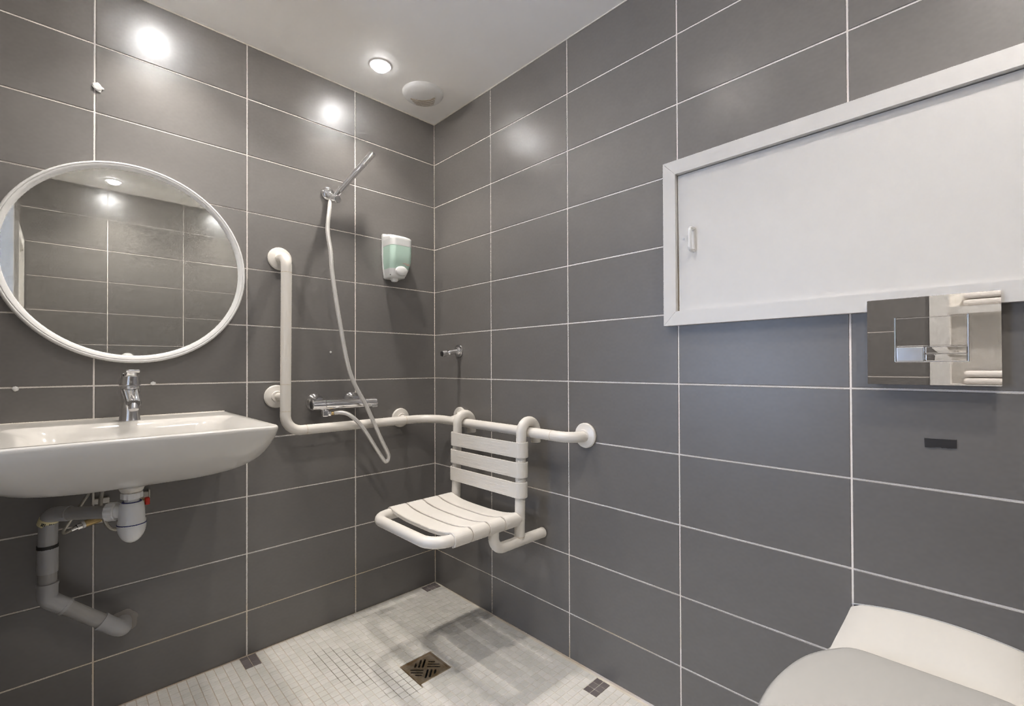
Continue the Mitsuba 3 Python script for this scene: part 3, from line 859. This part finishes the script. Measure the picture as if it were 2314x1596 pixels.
# supports under the rails, their ends resting on the wall
for y in (YR, YL):
    sp_ = fillet([(-0.2425, y, ZS - 0.010), (-0.2425, y, 0.4035), (-0.004, y, 0.4035)], 0.042, 8)
    obj('support', sweep(sp_, SR, 22), 'cream_plastic', t, smooth=40)
    obj('support_tip', lathe([(0.0, 0.0), (SR - 0.002, 0.0), (SR + 0.0006, 0.002), (SR + 0.0006, 0.007), (0.0, 0.007)], (-0.0008, y, 0.4035), (-1, 0, 0), 22), 'cream_plastic', t, smooth=40)
    obj('seam_line', cyl((up_x(0.42), y, 0.4185), (up_x(0.42), y, 0.4202), SR + 0.0004, 24), 'seam', t, smooth=40)


def back_slat(z0, z1):
    """Front ribbed, wrapped round both uprights; a horizontal section extruded upwards."""
    outer = SR + 0.0045
    xu = up_x((z0 + z1) / 2)
    a0 = [(xu + outer * math.cos(a), YR + outer * math.sin(a)) for a in np.linspace(math.radians(-40), math.radians(-170), 12)]
    a1 = [(xu + outer * math.cos(a), YL + outer * math.sin(a)) for a in np.linspace(math.radians(170), math.radians(40), 12)]
    line = LineString(a0 + [(xu - outer + 0.001, YR + 0.03), (xu - outer + 0.001, YL - 0.03)] + a1)
    poly = line.buffer(0.0028, 4, join_style=1)
    m = extrude(poly, z1 - z0 - 0.003)
    m.apply_translation((0, 0, z0 + 0.0015))
    rim = extrude(line.buffer(0.0018, 4), z1 - z0)
    rim.apply_translation((0, 0, z0))
    return mtri(man(m) + man(rim)), xu - outer - 0.0015


for z0, z1 in ((0.6905, 0.7435), (0.6225, 0.6755), (0.5535, 0.6065)):
    m, xf = back_slat(z0, z1)
    k = obj('back_slat', m, 'cream_plastic', t, smooth=30)
    for q in range(4):
        zc = z0 + 0.0095 + 0.0112 * q
        obj('rib', rbox(xf - 0.0008, xf + 0.0016, YR + 0.034, YL - 0.026, zc - 0.0014, zc + 0.0014, 0.0011, 1), 'cream_plastic', k, smooth=40)


def seat_slat(x0, x1, dip, front=False):
    """A (y, z) section, wrapped over both rails and sagging between them, extruded along x."""
    o = SR + 0.003
    yc = (YR + YL) / 2
    h = (YL - YR) / 2
    pts = [(YR + o * math.cos(a), ZS + o * math.sin(a)) for a in np.linspace(math.radians(255), math.radians(85), 14)]
    mid = [(yc + h * s, ZS + o - dip * (1 - abs(s) ** 3.2)) for s in np.linspace(-0.9, 0.9, 21)]
    pts2 = [(YL + o * math.cos(a), ZS + o * math.sin(a)) for a in np.linspace(math.radians(95), math.radians(-75), 14)]
    line = LineString(pts + mid + pts2)
    parts = []
    for off, r in ((0.0, 0.0016), (0.0016, 0.0028)):
        m = extrude(line.buffer(r, 4), x1 - x0 - 2 * off)
        parts.append(man(orient(m, (x0 + off, 0, 0), (0, 1, 0), (0, 0, 1), (1, 0, 0))))
    # skirts along both edges give the slat its depth
    sk = Polygon([(y, z + 0.001) for y, z in mid] + [(y, z - 0.010) for y, z in mid[::-1]])
    for xs in (x0 + 0.0005, x1 - 0.0035):
        parts.append(man(orient(extrude(sk, 0.003), (xs, 0, 0), (0, 1, 0), (0, 0, 1), (1, 0, 0))))
    return mtri(m3.Manifold.batch_boolean(parts, m3.OpType.Add))


for x0, x1 in ((-0.4145, -0.3495), (-0.3435, -0.2795), (-0.2735, -0.2105), (-0.2045, -0.1395)):
    obj('seat_slat', seat_slat(x0, x1, 0.016), 'cream_plastic', t, smooth=30)

# ------------------------------------------------------------------ shower: holder, hand shower, hose, mixer
t = thing('shower_holder', 'chrome wall holder carrying the hand shower', 'holder')
RO = np.array([-0.5040, -0.0003, 1.6885])
obj('rosette', lathe([(0.0255, 0.0), (0.0265, 0.002), (0.0255, 0.006), (0.021, 0.011), (0.013, 0.0145), (0.0, 0.0155)], RO, (0, -1, 0), 40), 'chrome', t, smooth=40)
HC = np.array([-0.4965, -0.052, 1.6580])
obj('arm', sweep(spline([RO + [0, -0.012, -0.004], RO + [0.002, -0.026, -0.012], HC + [0, 0.012, 0.003]], 6), 0.0095, 16), 'chrome', t, smooth=40)
obj('clip', cyl(HC + [-0.002, 0.016, 0.004], HC + [0.003, -0.014, -0.003], 0.0142, 28, 0.001), 'chrome', t, smooth=40)
obj('cap', cyl(HC + [0.003, -0.0138, -0.003], HC + [0.0034, -0.0152, -0.0033], 0.0118, 28), 'brushed', t)

SA, SB = np.array([-0.5000, -0.0410, 1.6640]), np.array([-0.3720, -0.1150, 1.8560])
sd = (SB - SA) / np.linalg.norm(SB - SA)
SLn = np.linalg.norm(SB - SA)
t = thing('hand_shower', 'slim chrome stick hand shower pointing up from its wall holder', 'hand shower')
obj('handle', lathe([(0.0, 0.0), (0.0075, 0.0), (0.0082, 0.002), (0.0108, 0.030), (0.0110, 0.034), (0.0105, 0.0345), (0.0105, 0.0355), (0.0120, 0.036), (0.0120, SLn - 0.004), (0.0110, SLn - 0.001), (0.0, SLn)], SA, sd, 32), 'chrome', t, smooth=40)
obj('end_cap', cyl(SB - sd * 0.001, SB + sd * 0.0006, 0.0095, 24), 'dark_chrome', t)
fn = np.array([0.12, -0.70, -0.58])                            # side of the stick that carries the jets
fn -= sd * (fn @ sd)
fn /= np.linalg.norm(fn)
sn = np.cross(sd, fn)
plk = obj('spray_face', orient(rbox(0.0, 0.058, -0.0078, 0.0078, -0.004, 0.0006, 0.0009, 1), SB - sd * 0.066 + fn * 0.0113, sd, np.cross(fn, sd), fn), 'brushed', t, smooth=30)
e2 = np.cross(fn, sd)
for i in range(11):
    for j in range(4):
        c = SB - sd * (0.062 - 0.005 * i) + e2 * (-0.0057 + 0.0038 * j) + fn * 0.0115
        obj('jet', cyl(c, c + fn * 0.0022, 0.0013, 8), 'cream_plastic', plk)

t = thing('shower_hose', 'long silver shower hose looping from the hand shower to the mixer', 'hose')
hp = [SA - sd * 0.0005, SA - sd * 0.018, (-0.5265, -0.066, 1.6080), (-0.5385, -0.078, 1.523), (-0.5330, -0.092, 1.440), (-0.5285, -0.097, 1.355), (-0.5060, -0.105, 1.190), (-0.4665, -0.112, 0.9845), (-0.4000, -0.1190, 0.8460),
      (-0.3450, -0.1190, 0.7260), (-0.3115, -0.1180, 0.6600), (-0.3055, -0.1150, 0.6360), (-0.3125, -0.1120, 0.6230), (-0.3240, -0.1110, 0.6300), (-0.3560, -0.1110, 0.6780), (-0.4150, -0.1130, 0.7690), (-0.4590, -0.1050, 0.8180), (-0.4850, -0.0850, 0.8310), (-0.5080, -0.0660, 0.8300)]
obj('tube', sweep(spline(hp, 10), 0.0078, 16), 'silver_hose', t, smooth=True)
obj('ferrule', cyl((-0.5203, -0.0612, 0.8290), (-0.5080, -0.0660, 0.8300), 0.0068, 14), 'brass', t, smooth=40)

t = thing('shower_mixer', 'chrome bar shower mixer on the left wall above the grab bar', 'shower mixer')
MZ_, MD = 0.8635, 0.060
for x in (-0.5575, -0.4085):
    obj('rosette', lathe([(0.0330, 0.0), (0.0335, 0.002), (0.0315, 0.008), (0.025, 0.017), (0.020, 0.027), (0.019, 0.045), (0.0, 0.046)], (x, -0.0003, 0.8720), (0, -1, 0), 40), 'chrome', t, smooth=40)
ba, bb = np.array([-0.5925, -MD, MZ_ + 0.001]), np.array([-0.3330, -MD, MZ_ - 0.0025])
bd = (bb - ba) / np.linalg.norm(bb - ba)
obj('body', cyl(ba + bd * 0.050, ba + bd * 0.205, 0.0195, 36, 0.0006), 'chrome', t, smooth=40)
k = obj('flow_handle', lathe([(0.0, 0.0), (0.0155, 0.0), (0.0190, 0.002), (0.0200, 0.004), (0.0200, 0.048), (0.0192, 0.0495), (0.0, 0.0495)], ba, bd, 36), 'chrome', t, smooth=40)
obj('end_cap', cyl(ba - bd * 0.0006, ba + bd * 0.001, 0.0135, 28), 'dark_chrome', k)
k = obj('heat_handle', lathe([(0.0, 0.0), (0.0190, 0.0), (0.0198, 0.001), (0.0198, 0.050), (0.0180, 0.0545), (0.0, 0.0545)], ba + bd * 0.2055, bd, 36), 'chrome', t, smooth=40)
obj('stop_button', rbox(bb[0] - 0.026, bb[0] - 0.002, -MD - 0.0225, -MD - 0.012, MZ_ - 0.020, MZ_ - 0.007, 0.003), 'brushed', k, smooth=30)
obj('outlet', mtri(man(rbox(-0.5540, -0.5300, -MD - 0.012, -MD + 0.012, 0.8180, 0.8440, 0.005)) + man(cyl((-0.5450, -MD, 0.830), (-0.5450, -MD, 0.850), 0.0105))), 'chrome', t, smooth=30)
obj('nut', cyl((-0.5305, -MD, 0.8290), (-0.5205, -MD, 0.8290), 0.0112, 8, 0.001), 'chrome', t)

# ------------------------------------------------------------------ soap dispenser
t = thing('soap_dispenser', 'white wall soap dispenser with green soap near the corner', 'soap dispenser')
SX0, SX1 = -0.2760, -0.1660


def soap_ring(z, x0, x1, dep, slope=0.0, r=0.022):
    R = rrect(x0, x1, -dep, -0.0006, r, 8)
    R2 = rrect(x0, x1, -dep, -0.0006, 0.004, 8)
    R = np.where((R[:, 1] > -dep * 0.5)[:, None], R2, R)
    return np.c_[R, z + slope * R[:, 1]]


def soap_section(z):
    """Half-width insets and depth at height z."""
    u = min(1.0, max(0.0, (1.47 - z) / 0.085))
    ins = 0.002 + 0.012 * u ** 1.6
    return SX0 + 0.001 + ins * 0.8, SX1 - ins * 1.9, 0.088 - 0.022 * u ** 1.5


def soap_body(z, grow=0.0):
    x0, x1, dep = soap_section(z)
    return x0 - grow, x1 + grow, dep + grow


# the white back shell, a little wider than the tank in front of it
shell = []
for z, sl_ in ((1.384, 0), (1.388, 0), (1.402, 0), (1.430, 0), (1.48, 0), (1.55, 0), (1.572, 0), (1.5765, 0)):
    x0, x1, dep = soap_section(z)
    g_ = -0.004 if z in (1.384, 1.5765) else 0.0
    shell.append(soap_ring(z, x0 - 0.0012 - g_, x1 + 0.0012 + g_, 0.015 + g_, 0, 0.006))
obj('back_shell', loft(shell), 'soap_white', t, smooth=35)
obj('pump_base', loft([soap_ring(1.3845, SX0 + 0.016, SX1 - 0.040, 0.056)] + [soap_ring(z, *soap_section(z)) for z in (1.387, 1.396, 1.408, 1.4215)]), 'soap_white', t, smooth=35)
obj('green_soap', loft([soap_ring(z, *soap_body(z, -0.0006)) for z in (1.4215, 1.44, 1.46, 1.49, 1.5185)]), 'soap_green', t, smooth=35)
obj('clear_tank', loft([soap_ring(z, *soap_body(z)) for z in (1.5185, 1.53, 1.545)]), 'soap_clear', t, smooth=35)
obj('cover', loft([soap_ring(1.545, *soap_body(1.545), 0.0), soap_ring(1.560, *soap_body(1.56), 0.10), soap_ring(1.568, SX0 + 0.0035, SX1 - 0.004, 0.086, 0.17, 0.024), soap_ring(1.5745, SX0 + 0.007, SX1 - 0.009, 0.081, 0.21, 0.026), soap_ring(1.578, SX0 + 0.014, SX1 - 0.018, 0.070, 0.21, 0.026), soap_ring(1.5795, SX0 + 0.026, SX1 - 0.032, 0.052, 0.2, 0.02)]), 'soap_white', t, smooth=50)
btn = [np.c_[(SX0 + SX1) / 2 - 0.002 + w_ * np.cos(a_q), np.full(28, -dq), 1.4130 + h_ * np.sin(a_q)] for a_q in [np.arange(28) * 2 * math.pi / 28] for w_, h_, dq in ((0.028, 0.021, 0.060), (0.028, 0.021, 0.078), (0.026, 0.019, 0.084), (0.020, 0.014, 0.087), (0.008, 0.006, 0.0875))]
obj('push_button', loft(btn), 'soap_white', t, smooth=40)
obj('nozzle', lathe([(0.0, 0.0), (0.012, 0.001), (0.016, 0.008), (0.020, 0.018), (0.0, 0.018)], (-0.232, -0.036, 1.3705), (0, 0, 1), 24), 'soap_white', t, smooth=40)
obj('lock', cyl((-0.2625, -0.0480, 1.3960), (-0.2625, -0.0595, 1.3960), 0.0022, 12), 'dark_chrome', t)
for q, (xa, xb, zz, th) in enumerate(((-0.222, -0.203, 1.4440, 0.0014), (-0.205, -0.188, 1.4395, 0.0016), (-0.1985, -0.1890, 1.4430, 0.0010))):
    kp = [(x, -0.0862, zz + 0.0010 * math.sin(40 * u)) for u, x in enumerate(np.linspace(xa, xb, 9))]
    k = obj('print_line', sweep(kp, th * 0.5, 6), 'red_ink', t, smooth=True)
    tag(k, label='faint red print')

# ------------------------------------------------------------------ robe hook
t = thing('robe_hook', 'small chrome hook on the right wall beside the corner', 'hook')
obj('rosette', lathe([(0.0270, 0.0), (0.0275, 0.002), (0.0265, 0.0055), (0.0, 0.006)], (-0.0003, -0.1860, 1.0750), (-1, 0, 0), 36), 'chrome', t, smooth=40)
obj('collar', lathe([(0.0170, 0.005), (0.0165, 0.010), (0.0125, 0.014), (0.0, 0.016)], (-0.0003, -0.1860, 1.0750), (-1, 0, 0), 32), 'chrome', t, smooth=40)
peg0, peg1 = np.array([-0.010, -0.1860, 1.0735]), np.array([-0.0930, -0.1880, 1.0605])
pd = (peg1 - peg0) / np.linalg.norm(peg1 - peg0)
PLn = np.linalg.norm(peg1 - peg0)
obj('peg', lathe([(0.0, 0.0), (0.0105, 0.0), (0.0108, 0.047), (0.0060, 0.052), (0.0060, 0.056), (0.0120, 0.061), (0.0128, 0.063), (0.0128, PLn - 0.002), (0.0118, PLn), (0.0, PLn)], peg0, pd, 32), 'chrome', t, smooth=30)
obj('end_cap', cyl(peg1, peg1 + pd * 0.0008, 0.0108, 28), 'dark_chrome', t)

# ------------------------------------------------------------------ wall cabinet on the right wall
t = thing('wall_cabinet', 'long white framed cupboard door set in the right wall above the toilet', 'cabinet')
CF, CP = -0.020, -0.0065                                       # fronts of the frame and of the door leaf
cy0, cz0, cz1 = -1.1635, 1.1195, 1.5845
iy0_, iz0, iz1 = -1.2005, 1.1590, 1.5450
cy1 = -2.135
fo = sbox(cy1, cz0, cy0, cz1).difference(sbox(cy1 + 0.037, iz0, iy0_, iz1))
strips = [('frame_rail', Polygon([(cy1, cz1), (cy0, cz1), (iy0_, iz1), (cy1 + 0.037, iz1)])), ('frame_rail', Polygon([(cy1, cz0), (cy1 + 0.037, iz0), (iy0_, iz0), (cy0, cz0)])),
          ('frame_stile', Polygon([(cy0, cz0), (iy0_, iz0), (iy0_, iz1), (cy0, cz1)])), ('frame_stile', Polygon([(cy1, cz0), (cy1, cz1), (cy1 + 0.037, iz1), (cy1 + 0.037, iz0)]))]
for nm, pg in strips:
    m = extrude(pg.buffer(-0.0002), -CF - 0.0005)
    obj(nm, orient(m, (CF, 0, 0), (0, 1, 0), (0, 0, 1), (1, 0, 0)), 'white_satin', t)
leaf = orient(extrude(Polygon([(cy1 + 0.039, iz0 + 0.0012), (iy0_ - 0.0042, iz0 + 0.0012), (iy0_ - 0.0014, iz1 - 0.0022), (cy1 + 0.039, iz1 - 0.0025)]), 0.0055), (CP, 0, 0), (0, 1, 0), (0, 0, 1), (1, 0, 0))
dk = obj('door', leaf, 'white_satin', t)
ch_ = fillet([(CP + 0.001, -1.2465, 1.3840), (CP - 0.024, -1.2465, 1.3840), (CP - 0.024, -1.2465, 1.3225), (CP + 0.001, -1.2465, 1.3225)], 0.010, 6)
obj('handle', sweep(ch_, 0.0046, 12), 'white_plastic', dk, smooth=True)
obj('screw', cyl((CP + 0.0004, -1.2185, 1.3615), (CP - 0.0012, -1.2185, 1.3615), 0.0030, 14), 'brushed', dk)
obj('gap_shadow', bx(-0.0030, -0.0022, iy0_ - 0.006, iy0_ + 0.002, iz0, iz1), 'gap', t)

# ------------------------------------------------------------------ flush plate
t = thing('flush_plate', 'mirror-polished chrome flush plate above the toilet', 'flush plate')
py0, py1, pz0, pz1 = -1.8290, -1.6325, 0.9655, 1.1415
pf = -0.0290                                                   # it stands proud, its top edge over the cupboard frame
opx = sbox(-1.7855, 1.0120, -1.6785, 1.1020)
pm = Polygon(rrect(py0, py1, pz0, pz1, 0.0015, 2))
base = man(orient(extrude(pm, 0.006), (pf, 0, 0), (0, 1, 0), (0, 0, 1), (1, 0, 0)))
cutm = man(orient(extrude(opx, 0.004), (pf - 0.001, 0, 0), (0, 1, 0), (0, 0, 1), (1, 0, 0)))
obj('plate', mtri(base - cutm), 'chrome', t)
obj('back_box', bx(pf + 0.006, -0.0008, py0 + 0.006, py1 - 0.006, pz0 + 0.006, 1.1185), 'white_plastic', t)
# the leaning inner panel and the two buttons at its foot
obj('inner_panel', orient(rbox(0, 0.106, 0, 0.0575, -0.003, 0, 0.0012, 2), (pf - 0.0005 + 0.0025, -1.7850, 1.0430), (0, 1, 0), (-0.03, 0, 1.0), (-1, 0, -0.03)), 'chrome', t)
obj('button', rbox(pf - 0.0035, pf + 0.004, -1.7225, -1.6800, 1.0128, 1.0415, 0.0016, 2), 'brushed', t, smooth=30)
obj('button', mtri(man(rbox(pf - 0.0045, pf + 0.004, -1.7845, -1.7245, 1.0275, 1.0415, 0.0018, 2)) + man(rbox(pf - 0.0035, pf + 0.004, -1.7845, -1.7245, 1.0128, 1.0272, 0.0018, 2))), 'chrome', t, smooth=30)
for (a0, a1) in (((-1.6783, 1.0120), (-1.6783, 1.1020)), ((-1.7857, 1.0120), (-1.7857, 1.1020)), ((-1.6783, 1.0118), (-1.7857, 1.0118))):
    obj('edge', sweep([(pf - 0.0004, *a0), (pf - 0.0004, *a1)], 0.0012, 8), 'brushed', t, smooth=True)

# ------------------------------------------------------------------ black tape
tp = Polygon([(-1.7194, 0.8569), (-1.7330, 0.8566), (-1.7450, 0.8573), (-1.7560, 0.8574), (-1.7673, 0.8579), (-1.7672, 0.8413), (-1.7560, 0.8400), (-1.7480, 0.8402), (-1.7462, 0.8390), (-1.7440, 0.8406), (-1.7380, 0.8398), (-1.7290, 0.8384), (-1.7203, 0.8385)])
m = orient(extrude(tp if tp.exterior.is_ccw else Polygon(list(tp.exterior.coords)[::-1]), 0.0009), (-0.0012, 0, 0), (0, 1, 0), (0, 0, 1), (1, 0, 0))
k = obj('tape_strip', m, 'black_tape')
tag(k, label='short strip of black tape on the tiles below the flush plate', category='tape')

# ------------------------------------------------------------------ toilet
t = thing('toilet', 'white wall-hung toilet with its pale grey lid closed', 'toilet')
TYC = -1.7325


def d_shape(xb, xf, hw, n=40, rb=0.03, pw=2.3):
    """Outline of bowl or lid: straight back at xb with rounded corners, long rounded front at xf (towards -x)."""
    pts = []
    L = xb - xf
    for a in np.linspace(-math.pi / 2, math.pi / 2, n):       # the front half
        c, s = math.cos(a), math.sin(a)
        pts.append((xf + L * 0.62 - L * 0.62 * abs(c) ** (2 / pw), TYC + hw * np.sign(s) * abs(s) ** (2 / pw)))
    back = []
    for a in np.linspace(0, math.pi / 2, 7):
        back.append((xb - rb + rb * math.sin(a), TYC + hw * 0.78 - rb + rb * math.cos(a)))
    mirror_ = [(x, 2 * TYC - y) for x, y in back[::-1]]
    return np.array(pts + back + mirror_)


def tring(out, z):
    return np.c_[out, np.full(len(out), z)]


bowl = []
for z, xf, hw, xb in ((0.085, -0.20, 0.070, -0.001), (0.10, -0.24, 0.095, -0.001), (0.16, -0.32, 0.125, -0.001), (0.24, -0.41, 0.150, -0.001), (0.32, -0.475, 0.168, -0.001), (0.385, -0.512, 0.178, -0.001), (0.405, -0.520, 0.180, -0.001), (0.4135, -0.518, 0.178, -0.002), (0.4155, -0.50, 0.165, -0.004)):
    o = d_shape(xb, xf, hw, rb=0.012)
    bowl.append(tring(o, z)[::-1])
bm = loft(bowl)
bm.fix_normals()
obj('bowl', bm, 'ceramic', t, smooth=40)
# the deck that sweeps up to the wall behind the lid
deck = []
for x, zt, hw in [(-0.205, 0.434, 0.150), (-0.17, 0.4405, 0.1480), (-0.15, 0.4445, 0.1468), (-0.12, 0.4505, 0.1450), (-0.09, 0.4568, 0.1430), (-0.06, 0.4635, 0.1408), (-0.035, 0.4697, 0.1390), (-0.018, 0.4745, 0.1378), (-0.008, 0.4772, 0.1370), (-0.003, 0.4770, 0.1366), (-0.0008, 0.4735, 0.136)]:
    top = [(x, TYC + hw * s, zt + 0.0165 * (1 - s * s) * max(0.0, min(1, (x + 0.19) / 0.12)) - (0.006 if abs(s) > 0.999 else 0.0)) for s in np.linspace(-1, 1, 17)]
    deck.append(np.array(top + [(x, TYC + hw, 0.40), (x, TYC - hw, 0.40)]))
dm = loft(deck)
dm.fix_normals()
obj('deck', dm, 'ceramic', t, smooth=35)
EGG = np.array([(-0.165, 0.0), (-0.165, 0.060), (-0.1655, 0.088), (-0.169, 0.106), (-0.179, 0.121), (-0.2017, 0.1375), (-0.235, 0.157), (-0.276, 0.1725), (-0.33, 0.1830), (-0.386, 0.1880), (-0.44, 0.1870), (-0.474, 0.1825),
                (-0.51, 0.1690), (-0.54, 0.145), (-0.560, 0.108), (-0.571, 0.060), (-0.5735, 0.0)])
half_egg = spline(EGG, 4)


def egg(shrink, dx=0.0):
    """The lid's outline, drawn in by shrink."""
    o = np.vstack([half_egg, half_egg[-2:0:-1] * [1, -1]])
    p = Polygon(o).buffer(-shrink, 16) if abs(shrink) > 1e-6 else Polygon(o)
    c = np.array(p.exterior.coords)[:-1]
    cx = -0.37
    ang_ = np.unwrap(np.arctan2(c[:, 1], c[:, 0] - cx))
    if ang_[-1] < ang_[0]:
        c = c[::-1]
    out = []
    for th in np.arange(120) * 2 * math.pi / 120:              # radial resampling keeps the rings alike
        ray_ = LineString([(cx, 0), (cx + 0.6 * math.cos(th), 0.6 * math.sin(th))]).intersection(p.exterior)
        q = ray_.geoms[-1] if hasattr(ray_, 'geoms') else ray_
        out.append((q.x + dx, q.y + TYC))
    return np.array(out)


lid = [tring(egg(g), z) for z, g in ((0.4365, 0.004), (0.4385, 0.0005), (0.452, 0.0005), (0.4615, 0.003), (0.4668, 0.008), (0.4695, 0.016), (0.4710, 0.04), (0.4718, 0.08))]
obj('lid', loft(lid), 'lid_plastic', t, smooth=40)
seat = [tring(egg(g, -0.004), z) for z, g in ((0.4165, 0.000), (0.4185, -0.004), (0.432, -0.004), (0.4360, -0.001))]
sm_ = loft(seat)
obj('seat', sm_, 'white_plastic', t, smooth=40)
obj('sealant', sweep([(-0.0006, TYC + 0.1365 * s, 0.4768 + 0.0165 * (1 - s * s)) for s in np.linspace(-1, 1, 17)], 0.0014, 8), 'sealant_grey', t, smooth=True)

# ------------------------------------------------------------------ floor drain
t = thing('floor_drain', 'square bronze floor drain with diagonal slots', 'drain')
zf = floor_z(-0.486)
o_, i_ = sbox(DRX0, DRY0, DRX1, DRY1), sbox(DRX0 + 0.0035, DRY0 + 0.0035, DRX1 - 0.0035, DRY1 - 0.0035)
fr = extrude(o_.buffer(-0.0004).difference(i_), 0.028)
fr.apply_translation((0, 0, zf - 0.0275))
obj('frame', fr, 'drain_brass', t)
dcx, dcy = (DRX0 + DRX1) / 2, (DRY0 + DRY1) / 2
slots = []
for q in range(3):
    off = 0.0100 + 0.0128 * q
    ln = (0.0455, 0.0410, 0.0235)[q]
    s0 = 0.0065
    for su, sv, along in ((-1, 1, 'v'), (1, 1, 'u'), (-1, -1, 'u'), (1, -1, 'v')):
        if along == 'v':
            seg = LineString([(su * off, sv * s0), (su * off, sv * ln)])
        else:
            seg = LineString([(su * s0, sv * off), (su * ln, sv * off)])
        slots.append(seg.buffer(0.0034, 4))
sl = affinity.translate(affinity.rotate(union_all(slots), -45, origin=(0, 0)), dcx, dcy)
g = extrude(i_.buffer(-0.0006).difference(sl), 0.003)
g.apply_translation((0, 0, zf - 0.0070))
obj('grate', g, 'drain_brass', t)
obj('sump', bx(DRX0 + 0.0005, DRX1 - 0.0005, DRY0 + 0.0005, DRY1 - 0.0005, zf - 0.036, zf - 0.0285), 'black', t)
